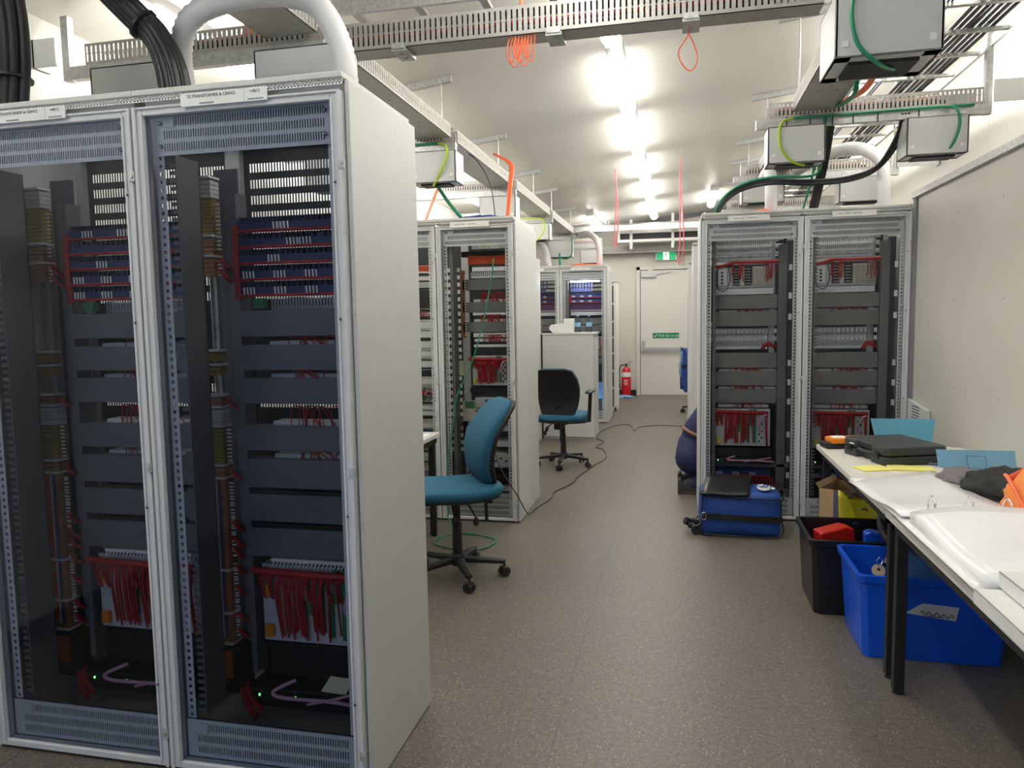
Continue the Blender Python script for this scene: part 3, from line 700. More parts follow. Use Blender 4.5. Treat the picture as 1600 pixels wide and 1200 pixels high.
def i_modules(t, x0, x1, y, z0, z1):
    W = x1-x0; H = z1-z0; X = lambda u: x0+W*u
    b = MB(); b.box(x0, x1, y+.03, y+.16, z0, z1); rk = b.build('relay_chassis', 'boxgrey', t, bevel=.002)
    b = MB(); b.box(X(.05), X(.2), y, y+.03, z0+H*.12, z1-.01); b.build('white_module', 'whitelid', rk, bevel=.003)
    b = MB()
    for k in range(4): b.lathe((X(.12), y-.002, z0+H*(.25+.16*k)), [(.009, 0), (.009, .004)], n=8, axis='Y')
    b.box(X(.0), X(.04), y+.01, y+.03, z0+H*.1, z1-.02)
    b.box(X(.31), X(.41), y+.0, y+.03, z0+H*.12, z1); b.box(X(.50), X(.61), y, y+.03, z0+H*.12, z1); b.build('black_modules', 'black', rk)
    b = MB()
    for u0 in (.32, .51):
        for j in range(4):
            for k in range(6): b.box(X(u0+.024*j), X(u0+.024*j)+.006, y-.003, y, z0+H*(.18+.14*k), z0+H*(.18+.14*k)+.005)
    b.build('module_lamps', 'whitelid', rk)
    b = MB()
    for k in range(9): b.box(X(.625+.041*k), X(.66+.041*k), y, y+.03, z0+H*.12, z1)
    b.box(X(.42), X(.49), y, y+.03, z0+H*.12, z0+H*.6)
    b.build('beige_modules', 'beige', rk, bevel=.001)
    b = MB()
    for k in range(9):
        for j in range(8): b.box(X(.632+.041*k), X(.648+.041*k), y-.002, y, z0+H*(.16+.1*j), z0+H*(.16+.1*j)+.006)
    b.build('terminal_screws', 'ink', rk)
    b = MB()
    b.tube([(x0-.02, y-.02, z1-.005), (X(.15), y-.03, z1+.01), (X(.3), y-.03, z1+.03), (X(.6), y-.03, z1+.028), (X(1.05), y-.02, z1+.03)], .011, n=8)
    for u in (.27, .29, .31, .40, .42, .44, .46, .85, .88, .92, .95, .98):
        b.tube([(X(u), y-.02, z1+.02), (X(u)+R_.uniform(-.01, .01), y-.025, z0+H*.75), (X(u)+R_.uniform(-.01, .01), y-.006, z0+H*R_.uniform(.2, .6))], .0035, n=5)
    b.build('wire_loom', 'redwire', rk)
    b = MB(); b.tube([(X(.22), y-.01, z1), (X(.25), y-.03, z0+H*.4), (X(.17), y-.035, z0-.02), (X(.05), y-.03, z0), (X(.03), y-.01, z0+H*.5)], .003, n=5); b.build('lead', 'cable', rk)
def i_plain(t, name, m_, x0, x1, y, z0, z1, d=.08):
    b = MB(); b.box(x0, x1, y, y+d, z0, z1); return b.build(name, m_, t, bevel=.003)
def i_strip(t, x, y, z0, z1, w_=.075):
    # vertical terminal strip on a DIN rail
    b = MB(); b.box(x+w_*.3, x+w_*.7, y+.03, y+.04, .25, 1.98); b.box(x+w_*.3, x+w_*.35, y+.02, y+.03, .25, 1.98); b.box(x+w_*.65, x+w_*.7, y+.02, y+.03, .25, 1.98)
    st = b.build('mounting_rail', 'galv', t)
    segs = ((1.93, 1.99, 'boxgrey'), (1.80, 1.925, 'ochre'), (1.73, 1.79, 'copper'), (1.66, 1.72, 'copper'), (1.36, 1.39, 'ochre'), (1.31, 1.34, 'ochre'), (1.20, 1.23, 'copper'), (1.13, 1.19, 'boxgrey'), (.99, 1.12, 'ochre'), (.945, .98, 'copper'))
    for a, c, m_ in segs:
        b = MB(); n = max(1, int((c-a)/.013))
        for i in range(n): z = a+(c-a)*i/n; b.box(x, x+w_, y-.02, y+.03, z, z+(c-a)/n*.86)
        b.build('terminal_group', m_, st)
    b = MB(); b.box(x, x+w_, y-.02, y+.03, .33, .935); g = b.build('terminal_group', 'copper', st)
    b = MB(); b.box(x+w_*.42, x+w_*.52, y-.024, y-.02, .35, .93); b.build('marker_strip', 'whitelid', g)
    b = MB(); b.box(x+w_*.56, x+w_*.64, y-.026, y-.02, .35, .93); b.box(x+w_*.64, x+w_*.7, y-.023, y-.02, .35, .93); b.build('blue_bridge', 'bluestrip', g)
    b = MB()
    for k in range(14):
        z = .37+.04*k
        b.box(x+w_*.18, x+w_*.36, y-.028, y-.02, z, z+.028)
    b.build('orange_caps', 'orangewire', g)
    b = MB()
    for z in (1.995, 1.795, 1.725, 1.345, 1.395, 1.235, 1.195, 1.125, .985, .938, .60, .44, .325): b.box(x-.004, x+w_+.004, y-.03, y+.03, z, z+.007)
    b.build('end_stops', 'white', st)
    b = MB()
    for zz in [1.75+.014*k for k in range(12)]+[1.66+.012*k for k in range(5)]+[1.0+.014*k for k in range(9)]+[.35+.012*k+R_.uniform(0, .006) for k in range(48)]:
        if .62 < zz < .75 and R_.random() < .5: continue
        b.box(x+w_+.004, x+w_+.02, y-.005, y+.0, zz, zz+.006)
        if R_.random() < .8: b.box(x-.022, x-.006, y-.005, y, zz, zz+.005)
    b.build('wire_markers', 'whitelid', st)
    b = MB()
    for zz in (1.70, 1.66, 1.21, .95, .76, .70, .66, .60, .52, .42, .36):
        b.tube([(x+w_+.012, y, zz+.02), (x+w_+.03, y-.004, zz), (x+w_+.035, y+.02, zz-.02)], .008, n=6)
    b.build('wire_loom', 'redwire', st)
    b = MB(); b.box(x+.01, x+w_-.005, y-.03, y+.02, .20, .30); b.build('relay_block', 'ledorange', st)
    b = MB(); b.box(x-.02, x+w_+.04, y-.02, y+.04, .14, .32); b.build('relay_base', 'black', st)

def cabinet(name, x0, y0, W, D, label, group, kind, plate=None, left_side=False, right_side=False, glass='pane_dim', z_extra=0):
    t = thing(name, label, 'equipment cabinet', (x0, y0, 0), 0, group)
    # body: roof, base, posts, sides
    b = MB(); b.box(0, W, .03, D, .0, .03); b.box(0, W, D-.06, D-.02, HC-.04, HC-.03)
    for x in (0, W-.03):
        b.box(x, x+.03, .03, .06, .03, HC-.03); b.box(x, x+.03, D-.05, D-.02, .03, HC-.03)
    b.build('carcass', 'cab', t)
    if left_side: b = MB(); b.box(-.012, 0, .0, D, .005, HC-.01); b.build('side_panel', 'cab', t, bevel=.003)
    if right_side: b = MB(); b.box(W, W+.014, .0, D, .005, HC-.005); b.build('side_panel', 'cab', t, bevel=.003)
    b = MB(); b.box(0, W, -.016, .12, HC, HC+.018); b.box(0, W, D-.1, D-.02, HC, HC+.018); b.box(0, .06, .12, D-.1, HC, HC+.018); b.box(W-.06, W, .12, D-.1, HC, HC+.018); b.box(0.02, W-.02, .02, .05, HC-.03, HC)
    for x in (.02, W-.02): b.lathe((x, .02, HC+.018), [(.013, 0), (.012, .006), (.006, .01)], n=10)
    b.build('roof', 'cabroof', t, bevel=.003)
    # perforated strip under the roof edge
    b = MB(); z0 = HC-.016; n = int(W/.011)
    b.box(0, W, -.010, -.008, z0-.002, z0); b.box(0, W, -.010, -.008, HC-.002, HC)
    for i in range(n+1):
        x = i*(W-.006)/n; b.box(x, x+.0045, -.010, -.008, z0, HC)
    b.box(0, W, -.010, -.008, z0+.006, z0+.010)
    b.build('perforated_strip', 'white', t)
    # door
    b = MB()
    fz0, fz1 = .012, HC-.036
    f_ = .034
    for x in (.004, W-.004-f_):
        b.box(x, x+f_, -.018, .018, fz0, fz1)
        o_ = x if x < .1 else x+f_-.012
        b.box(o_, o_+.012, -.026, -.018, fz0, fz1)
        o2 = x+f_-.008 if x < .1 else x
        b.box(o2, o2+.008, -.023, -.018, fz0+.02, fz1-.02)
    b.box(.004+f_, W-.004-f_, -.018, .018, fz1-.026, fz1); b.box(.004+f_, W-.004-f_, -.018, .018, fz0, fz0+.022)
    b.box(.004, W-.004, -.024, -.018, fz1-.008, fz1)
    dr = b.build('door_frame', 'frame', t, bevel=.0025)
    b = MB(); b.box(.038, W-.038, -.006, -.002, fz0+.02, fz1-.024); b.build('glass_pane', glass, dr)
    b = MB()
    for z in (.12, 1.02, 1.94):
        b = MB(); b.box(W-.016, W+.004, -.030, -.024, z, z+.03); b.lathe((W-.006, -.034, z+.015), [(.007, 0), (.007, .006)], n=8, axis='Y')
        b.build('hinge_clip', 'galv', dr)
    b = MB()
    for z in (.3, .9, 1.5, 1.9): b.lathe((W-.028, -.0255, z), [(.004, 0), (.004, .002)], n=8, axis='Y')
    b.build('holes', 'ink', dr)
    # plate
    b = MB(); px0, px1 = (W*.26, W*.67) if W > .6 else (W*.2, W*.7)
    b.box(px0, px1, -.030, -.026, HC-.050, HC-.011); pl = b.build('name_plate', 'whitelid', t)
    if plate:
        lettering('lettering', plate[0], .0132, (px0+.022, -.0305, HC-.026), FRONT, 'inkgrey', pl, squash=.98)
        lettering('lettering', plate[1], .0132, (px1-.056, -.0305, HC-.026), FRONT, 'inkgrey', pl, squash=.98)
        b = MB(); 
        for i in range(9): b.box(px0+.065+i*.0055, px0+.069+i*.0055, -.0305, -.030, HC-.046, HC-.041)
        b.build('small_print', 'inkgrey', pl); b = MB()
        for i in range(8): b.box(px1-.062+i*.0065, px1-.057+i*.0065, -.0305, -.030, HC-.046, HC-.042)
        b.box(px1-.075, px1-.0745, -.0305, -.030, HC-.048, HC-.012); b.build('reference_print', 'inkgrey', pl)
    else:
        b = MB()
        for i in range(18): 
            if i not in (4, 9, 10): b.box(px0+.04+i*.0085, px0+.0455+i*.0085, -.0305, -.030, HC-.032, HC-.026)
        b.build('small_print', 'inkgrey', pl)
    # swing frame
    b = rail(.040, .030, .03, .165, 2.03); b.build('mounting_rail', 'white', t)
    b = rail(W-(.060 if kind == 'C' else .072), .030, .03, .165, 2.03); b.build('mounting_rail', 'white', t)
    top = vent_panel(.042, W-.042, .02, 2.022, 2.15); tp = top.build('vent_panel', 'white', t)
    b = MB()
    for x in (.072, W-.072):
        for z in (2.05, 2.12): b.lathe((x, .018, z), [(.007, 0), (.007, -.005), (.003, -.007)], n=8, axis='Y')
    b.build('screws', 'steel', tp)
    b = MB(); b.box(.092, .122, .014, .02, 2.108, 2.14); b.build('rating_label', 'whitelid', tp)
    bot = vent_panel(.042, W-.042, .02, .036, .165, pitch=.0085); bp_ = bot.build('vent_panel', 'white', t)
    b = MB(); b.box(.092, .122, .014, .02, .12, .155); b.build('rating_label', 'whitelid', bp_)
    back_door(W, D, zones={'A': ((1.52, 2.1), (1.12, 1.22)), 'C': ((1.84, 2.1), (1.2, 1.42)), 'B2': ((.3, 1.9),)}.get(kind, ((1.84, 2.1), (1.48, 1.56), (1.26, 1.32)))).build('vented_back', 'skirt', t)
    for z in (2.03, .045):
        b = MB(); b.box(.06, W-.06, .032, .05, z, z+.11); b.build('slot_baffle', 'innerdark', t)  # dark box added behind each vent panel so its slots look shaded
    # interior
    if kind == 'A':
        y = .30
        # slotted vertical duct behind the left rail
        b = MB(); b.box(.094, .098, .05, .165, .17, 2.03); b.box(.072, .098, .161, .165, .17, 2.03)
        for i in range(76): z = .18+i*.0245; b.box(.072, .095, .048, .052, z, z+.012)
        b.build('wiring_duct', 'duct_dim', t)
        i_strip(t, .008, .27, .2, 2.0, .07)
        b = MB(); b.box(.10, .14, y, y+.07, .2, 1.95)
        for i in range(14): z = 1.70+i*.017; b.box(.122, .139, y-.004, y, z, z+.007)
        b.build('wiring_duct', 'duct_dim', t)
        b = MB(); b.box(.005, .10, y+.08, y+.09, .2, 2.05); b.build('mounting_plate', 'innerdark', t)
        cx0, cx1 = .142, .62
        i_relay(t, cx0, cx1, y, 1.585, 1.865, 5)
        i_slots(t, cx0+.06, cx1, y+.10, 1.54, 1.585, 1); 
        b = MB(); b.box(cx0+.05, cx0+.09, y, y+.03, 1.545, 1.58); b.build('terminal_block', 'greenconn', t)
        for a, c in ((1.537, 1.445), (1.415, 1.325), (1.297, 1.205), (1.125, 1.035), (1.005, .900), (.875, .775), (.750, .645)):
            i_duct(t, cx0-.005, cx1, y, c, a, 'duct_dim')
        for a, c, l in ((1.415, 1.445, 9), (1.297, 1.325, 6), (1.125, 1.205, 12), (1.005, 1.035, 6), (.875, .9, 0), (.75, .775, 0)):
            if l: i_gap(t, cx0+.05, cx1, y+.01, a, c, l)
        i_rack(t, cx0+.02, cx1, y, .32, .64)
        i_shelf(t, cx0, cx1, y, .10, .30, note=(name and x0 > -2))
        b = MB(); b.tube([(.09, .27, .17), (.14, .22, .12), (.2, .18, .10)], .012, n=6); b.tube([(.1, .28, .19), (.15, .23, .14), (.22, .19, .12)], .010, n=6); b.build('wire_loom', 'redwire', t)
    elif kind == 'C':
        y = .22; cx0, cx1 = .105, .553
        b = MB(); b.box(.083, .088, .05, .16, .17, 2.03); b.box(.088, .108, .155, .16, .17, 2.03)
        for i in range(76): z = .18+i*.0245; b.box(.088, .108, .05, .054, z, z+.011)
        b.build('wiring_duct', 'duct', t)
        b = MB(); b.box(cx1+.003, cx1+.062, y-.01, y+.06, .17, 2.0); b.build('wiring_duct', 'duct', t)
        b = MB(); b.box(cx1+.064, cx1+.115, y+.05, y+.06, .17, 2.03); b.build('dark_gap', 'innerdark', t)  # dark sheet standing in for the shaded gap beside the duct
        b = MB()
        for z in (1.80, 1.60, 1.45, 1.12, .98, .84, .60, .42, .30): b.box(cx1+.052, cx1+.074, .05, .053, z, z+.042)
        b.build('gap_labels', 'whitelid', t)
        b = MB(); b.box(cx1-.045, cx1-.005, y+.12, y+.16, .9, 2.1); b.build('mounting_rail', 'galv', t)
        i_slots(t, cx0, cx1-.04, y+.06, 1.90, 2.04, 3, n=30)
        b = MB()
        for z in (1.89, 1.935, 1.98, 2.03): b.box(cx0, cx1, y, y+.03, z-.006, z+.004)
        b.build('cross_bars', 'galv', t)
        i_modules(t, cx0, cx1-.02, y, 1.69, 1.845)
        i_plain(t, 'chassis_cover', 'frame', cx0, cx1-.03, y, 1.64, 1.685, .1)
        for a, c in ((1.635, 1.535), (1.513, 1.405), (1.205, 1.095), (1.068, .962), (.935, .83)): i_duct(t, cx0, cx1, y, c, a)
        for a, c in ((1.513, 1.535), (1.068, 1.095), (.935, .962)): i_gap(t, cx0, cx1, y+.01, a, c, 14)
        i_slots(t, cx0, cx1-.06, y+.10, 1.23, 1.39, 2, n=46)
        b = MB(); b.box(cx0, cx0+.36, y, y+.004, 1.215, 1.395); b.build('clear_cover', 'filmclear', t)
        b = MB(); wires(b, 14, lambda i: [(cx0+.33+R_.random()*.03, y, 1.235), (cx0+.36+R_.random()*.04, y-.01, 1.26+R_.random()*.03), (cx0+.42+R_.random()*.04, y, 1.24)], r=.003); b.build('wires', 'redwire', t)
        i_gap(t, cx0, cx1-.05, y+.02, .80, .83, 8)
        i_rack(t, cx0+.01, cx1-.04, y, .50, .81, lid=False)
        i_shelf(t, cx0, cx1-.02, y, .375, .48)
        i_plain(t, 'wiring_duct', 'duct', cx0, cx1+.09, y-.01, .345, .372, .05)
        i_relay(t, cx0, cx1-.04, y, .27, .34, 1)
        b = MB(); wires(b, 12, lambda i: [(cx0+.2+.02*i, y, .27), (cx0+.21+.02*i, y-.02, .22), (cx0+.24+.02*i, y-.02, .205), (cx0+.25+.02*i, y, .26)], r=.003); b.build('wires', 'redwire', t)
    elif kind == 'B':
        y = .2; cx0, cx1 = .12, W-.085
        b = MB(); b.box(.083, .105, .05, .15, .17, 2.03)
        b.build('wiring_duct', 'duct', t)
        b = MB(); b.box(.115, .145, y, y+.03, 1.35, 1.86); b.build('terminal_group', 'copper', t)
        b = MB()
        for i in range(22): b.box(.147, .158, y-.004, y, 1.37+i*.021, 1.38+i*.021)
        b.build('wire_markers', 'whitelid', t)
        b = MB(); b.box(.10, .135, y-.03, y, 1.07, 1.18); b.build('relay_block', 'note', t)
        b = MB(); wires(b, 18, lambda i: [(cx0+.06, y, 1.90+.004*i), (cx0+.2, y-.01, 1.905+.003*i), (cx1, y, 1.895+.004*i)], r=.004); b.build('wire_loom', 'orangewire', t)
        i_plain(t, 'switch_unit', 'black', cx0, cx1, y+.02, 1.96, 2.0)
        i_slots(t, cx0+.07, cx1, y+.03, 1.80, 1.845, 1, n=20)
        for a, c in ((1.79, 1.71), (1.62, 1.54), (1.47, 1.395)): i_duct(t, cx0+.01, cx1, y, c, a)
        for a, c in ((1.63, 1.70), (1.48, 1.53), (1.33, 1.38)): i_gap(t, cx0+.06, cx1, y+.01, a, c, 16)
        i_plain(t, 'module_carrier', 'white', cx0+.08, cx1, y+.03, 1.28, 1.30)
        i_rack(t, cx0+.07, cx1, y, .99, 1.24, lid=False)
        i_plain(t, 'switch_unit', 'black', cx0+.05, cx1, y+.01, .935, .975, .2)
        pc = i_plain(t, 'computer', 'boxgrey', cx0+.09, cx1, y, .80, .90, .2)
        b = MB()
        for k in range(2):
            b.box(cx0+.17+.07*k, cx0+.21+.07*k, y-.003, y, .845, .885)
        for k in range(8): b.box(cx0+.11+.03*k, cx0+.128+.03*k, y-.003, y, .815, .825)
        b.build('ports', 'bluestrip', pc)
        i_plain(t, 'cabinet_box', 'beige', cx0+.0, cx0+.10, y-.03, .72, .87, .1)
        i_plain(t, 'green_cover', 'greenconn', cx0+.02, cx0+.095, y-.035, .82, .875, .01)
        i_plain(t, 'dark_pipe', 'black', cx0+.0, cx0+.03, y-.02, .45, .72, .03)
        i_plain(t, 'module_carrier', 'boxgrey', cx0+.05, cx1, y+.02, .64, .68, .2)
        i_plain(t, 'module_carrier', 'frame', cx0+.05, cx1, y+.02, .52, .56, .2)
        ps = i_plain(t, 'power_supply', 'boxgrey', cx0+.02, cx1, y+.02, .36, .47, .2)
        b = MB()
        for k in range(4): b.lathe((cx0+.24+.04*k, y+.018, .41+(k % 2)*.02), [(.008, 0), (.008, -.003)], n=8, axis='Y')
        b.build('ports', 'black', ps)
        i_plain(t, 'switch_unit', 'black', cx0, cx1, y, .25, .31, .2)
        i_plain(t, 'module_carrier', 'frame', cx0, cx1, y, .18, .22, .2)
    elif kind == 'B2':
        y = .2; cx0, cx1 = .1, W-.085
        b = MB(); wires(b, 12, lambda i: [(cx0, y, 1.86+.004*i), (cx0+.2, y-.01, 1.865+.003*i), (cx1, y, 1.86+.004*i)], r=.004); b.build('wire_loom', 'orangewire', t)
        i_plain(t, 'module_carrier', 'boxgrey', cx0, cx1, y, 1.75, 1.78)
        sc = i_plain(t, 'screen', 'black', cx0+.15, cx1-.02, y-.02, 1.58, 1.72, .05)
        i_gap(t, cx0, cx1, y, 1.53, 1.56, 14)
        for z in (1.43, 1.36, 1.28, 1.21, 1.13, 1.0): i_plain(t, 'module_carrier', 'white', cx0, cx1, y, z, z+.045, .15)
        i_plain(t, 'display', 'black', cx1-.12, cx1-.05, y-.02, 1.06, 1.11, .03)
        i_rack(t, cx0, cx1, y, .86, .99, lid=False)
        for z in (.80, .76, .66): i_plain(t, 'module_carrier', 'white', cx0, cx1, y, z, z+.03, .15)
        i_plain(t, 'computer', 'tote', cx0, cx1, y, .52, .63, .15)
        for z in (.40, .32, .24): i_plain(t, 'module_carrier', 'boxgrey', cx0, cx1, y, z, z+.04, .15)
    elif kind == 'D':
        y = .25; cx0, cx1 = .12, W-.09
        b = MB(); b.box(.083, .11, .05, .16, .17, 2.03); b.build('wiring_duct', 'duct', t)
        if x0 > -1.8:
            b = MB(); b.bar((cx0+.02, .1, 2.0), (cx1-.02, .1, 2.0), .02, .02); b.build('cabinet_light', 'cablamp', t)
            b = MB(); b.bar((cx0+.05, .14, .20), (cx1-.12, .14, .20), .05, .02); b.build('cabinet_light', 'cablamp', t)
        i_slots(t, cx0, cx0+.3, y+.02, 1.86, 2.02, 1, 'bluestrip', n=7)
        i_relay(t, cx0, cx1, y, 1.70, 1.84, 2)
        i_plain(t, 'module_carrier', 'purple', cx0, cx1, y+.02, 1.60, 1.70)
        i_plain(t, 'module_carrier', 'frame', cx0, cx1, y+.02, 1.52, 1.57)
        for a, c in ((1.48, 1.39), (1.36, 1.26), (1.03, .93), (.90, .82)): i_duct(t, cx0, cx1, y, c, a)
        i_gap(t, cx0, cx1, y+.01, 1.365, 1.385, 10)
        i_rack(t, cx0, cx1, y, 1.04, 1.24, lid=False)
        i_plain(t, 'switch_unit', 'black', cx0, cx1, y, .60, .74, .2)
        i_plain(t, 'wiring_duct', 'duct', cx0, cx0+.25, y, .25, .58, .05)
        i_plain(t, 'computer', 'tote', cx1-.16, cx1, y, .32, .56, .12)
    return t
GA = 'two nearest cabinets on the left'
A0, AY, AW, AD = -.953, 2.07, .706, .56
cabinet('equipment_cabinet', A0-AW, AY, AW, AD, 'nearest light grey equipment cabinet, its plate reading T2 TRANSFORMER, broad side panel facing the aisle', GA, 'A', ('T2 TRANSFORMER & CB4422', '+4B12'), right_side=True)
cabinet('equipment_cabinet', A0-2*AW, AY, AW, AD, 'grey equipment cabinet cut by the left picture edge, its plate reading T1 TRANSFORMER', GA, 'A', ('T1 TRANSFORMER & CB4412', '+4B11'), left_side=True)
GB = 'middle cabinets on the left'
cabinet('equipment_cabinet', -1.14-.577, 5.20, .577, .78, 'grey equipment cabinet behind the blue office chair, its side panel facing the aisle', GB, 'B', right_side=True, glass='paneclear')
cabinet('equipment_cabinet', -1.14-2*.577, 5.20, .577, .78, 'grey equipment cabinet half hidden behind the nearest cabinet, above the white table corner', GB, 'B2', left_side=True, glass='paneclear')
GD = 'far cabinets on the left'
cabinet('equipment_cabinet', -.973-.66, 10.42, .66, .72, 'far left equipment cabinet lit inside with blue-white light', GD, 'D', right_side=True, glass='paneclear')
cabinet('equipment_cabinet', -.973-1.32, 10.42, .66, .72, 'far left equipment cabinet, unlit, beside the one lit inside', GD, 'D', left_side=True, glass='paneclear')
GC = 'right pair of cabinets'
CW = .69
cabinet('equipment_cabinet', .164, 5.56, CW, .62, 'left one of the right pair of glass-door cabinets, blue bag at its foot', GC, 'C', left_side=True, glass='paneclear')
cabinet('equipment_cabinet', .164+CW, 5.56, CW, .62, 'right one of the right pair of glass-door cabinets, behind the table end', GC, 'C', right_side=True, glass='paneclear')

# further cabinets seen only by an edge
def plain_cabinet(x0, x1, y0, y1, h, label):
    t = thing('equipment_cabinet', label, 'equipment cabinet', (x0, y0, 0), 0, 'cabinets seen edge-on')
    W, D = x1-x0, y1-y0
    b = MB(); b.box(0, W, .025, D, 0, h); b.build('carcass', 'cab', t, bevel=.004)
    b = MB(); b.box(-.004, W+.004, .0, D, h, h+.02); b.build('roof', 'cabroof', t, bevel=.004)
    b = MB(); b.box(.005, W-.005, 0, .022, .02, h-.02); b.build('door', 'frame', t, bevel=.003)
    b = MB(); b.box(W-.02, W-.004, -.008, 0, 1.0, 1.1); b.build('handle', 'galv', t)
plain_cabinet(.145, .84, 7.75, 8.45, 2.2, 'grey cabinet edge showing just behind the right pair')
plain_cabinet(.845, 1.5, 7.75, 8.45, 2.2, 'grey cabinet hidden behind the right-hand one of the pair')
plain_cabinet(.135, .82, 10.4, 11.1, 2.2, 'farthest grey cabinet edge on the right, beside the exit door')
plain_cabinet(-2.3, -1.64, 8.0, 8.95, 2.18, 'plain grey cabinet side between the middle cabinets and the white low cabinet')

# white low cabinet with things on it
t = thing('low_cabinet', 'low plain grey-white cabinet behind the black-backed chair, bottles on top', 'cabinet', (-1.62, 8.93, 0))
b = MB(); b.box(0, .625, 0, .022, .03, 1.30); b.build('back_panel', 'cab', t, bevel=.003)
b = MB(); b.box(0, .625, .022, .55, 0, 1.285); b.build('carcass', 'cab', t)
b = MB(); b.box(-.04, -.005, 0, .5, .02, 1.30); b.build('black_gap', 'black', t)  # black slab in place of the shaded gap left of the cabinet
b = MB(); b.box(-.01, .64, -.01, .56, 1.285, 1.305); b.build('top', 'cabroof', t, bevel=.004)
b = MB(); b.box(0, .14, 0, .25, 0, .03); tag(b.build('laptop', 'black', None, bevel=.004, loc=(-1.63, 9.0, 1.305)), 'black flat device at the left end of the low cabinet', 'device')
b = MB(); b.sm = False; b.box(0, .12, 0, .13, 0, .175); b.build
tag(b.build('white_carton', 'whitelid', None, bevel=.006, loc=(-1.37, 9.0, 1.305)), 'white upright carton on the low cabinet beside the water bottles', 'carton')
b = MB(); b.prism([(0,0,0), (.14,0,0), (.13,0,.12), (-.03,0,.10), (-.05,0,.05)], (0, .12, 0))
tag(b.build('white_tissue_pack', 'whitelid', None, bevel=.008, loc=(-1.50, 8.99, 1.305)), 'crumpled white pack leaning on the white carton', 'packet')
for i, x in enumerate((-1.20, -1.06)):
    t = thing('water_bottle', 'clear plastic water bottle with a blue cap, '+['next to the white carton', 'at the right end of the low cabinet'][i], 'bottle', (x, 9.05, 1.305), 0, 'water bottles on the low cabinet')
    b = MB(); b.lathe((0,0,0), [(.03, 0), (.034, .01), (.034, .14), (.028, .165), (.013, .19), (.013, .20)], n=16); b.build('bottle_body', 'bottle', t)
    b = MB(); b.lathe((0,0,0), [(.0355, .075), (.0355, .125)], n=16); b.build('bottle_label', 'clearblue', t)
    b = MB(); b.lathe((0,0,0), [(.015, .198), (.015, .217)], n=12); b.build('cap', 'clearblue', t)

# open rack on the far side
t = thing('open_rack', 'narrow white open rack with dark shelves between the far cabinet and the extinguisher', 'rack', (-1.11, 11.75, 0))
b = MB(); b.box(0, .05, 0, .05, 0, 2.03); b.box(.12, .16, 0, .55, .0, 2.05); b.box(0, .16, 0, .55, 2.03, 2.06); b.box(0, .16, 0, .05, 0, .06); b.build('frame', 'white', t, bevel=.003)
for z in (.35, .62, .9, 1.15, 1.4, 1.68):
    b = MB(); b.box(.05, .12, .01, .4, z, z+.03); b.build('shelf', 'white', t)
b = MB(); b.box(.05, .12, .06, .5, .06, 1.98); b.build('equipment', 'innerdark', t)

# ------------------------------------------------------------ partition board on the right
b = MB(); b.box(1.56, 1.60, -1.5, 5.54, 0, 2.25); struct(b.build('wall_partition', 'board', bevel=.002))
b = MB()
rs = random.Random(5)
for i in range(9):
    for j in range(4):
        b.lathe((1.5595, .4+i*.62+rs.uniform(-.03, .03), .55+.5*j), [(.0035, 0), (.0035, -.002)], n=6, axis='X')
tag(struct(b.build('trim_3', 'inkgrey')), None, None)
b = MB(); b.box(1.535, 1.61, -1.5, 5.56, 2.25, 2.262); b.box(1.535, 1.545, -1.5, 5.56, 2.262, 2.29); b.box(1.600, 1.61, -1.5, 5.56, 2.262, 2.285); struct(b.build('trim_4', 'galv'))
b = MB(); b.box(1.545, 1.56, 5.48, 5.54, .9, 2.25); struct(b.build('trim_5', 'bluestrip' if 0 else 'inkgrey'))
b = MB(); b.prism([(1.535, 5.1, .0), (1.535, 5.5, 0), (1.535, 5.5, .90), (1.535, 5.1, .865)], (.02, 0, 0))
o = b.build('vented_sheet', 'frame', None, bevel=.002); tag(o, 'grey perforated metal sheet leaning on the board beside the right cabinet', 'metal sheet')
b = MB()
for k in range(40): b.box(1.533, 1.535, 5.25, 5.40, .12+.019*k, .126+.019*k)
b.build('slots', 'ink', o)

# ------------------------------------------------------------ tables
def table(x0, x1, y0, y1, h, label, group, inset=.05):
    t = thing('folding_table', label, 'table', (x0, y0, 0), 0, group)
    W, D = x1-x0, y1-y0
    b = MB(); b.box(0, W, 0, D, h-.028, h); b.build('tabletop', 'table', t, bevel=.003)
    b = MB(); b.box(.02, W-.02, .03, .06, h-.07, h-.028); b.box(.02, W-.02, D-.06, D-.03, h-.07, h-.028); b.box(.02, .05, .03, D-.03, h-.07, h-.028); b.box(W-.05, W-.02, .03, D-.03, h-.07, h-.028)
    b.build('apron', 'black', t)
    for x in (.03, W-.07):
        for y in (.03, D-.07):
            b = MB(); b.box(x, x+.04, y, y+.04, .012, h-.07); lg = b.build('leg', 'black', t, bevel=.003)
            b = MB(); b.lathe((x+.02, y+.02, 0), [(.02, 0), (.02, .012)], n=10); b.build('foot', 'rubber', lg)
    return t
GT = 'tables along the right-hand board'
table(.80, 1.52, 3.13, 4.62, .72, 'white-topped table with black legs carrying the black case, farther one', GT)
table(.795, 1.52, 1.60, 3.10, .72, 'white-topped table with black legs under the open binder, nearer one', GT)
table(-2.5, -1.60, 4.10, 4.83, .72, 'white-topped table whose corner shows between the nearest cabinet and the blue chair', 'left table')
b = MB(); b.lathe((0,0,0), [(.012, 0), (.014, .006), (.012, .02), (.004, .024)], n=12); tag(b.build('red_bottle_top', 'red', None, loc=(-1.72, 4.62, .7265)), 'small red plastic top on the left table papers', 'bottle top')
b = MB(); b.box(0, .21, 0, .29, 0, .006); tag(b.build('paper_stack', 'paper', None, loc=(-1.84, 4.42, .72)), 'white papers on the corner of the left table', 'papers')
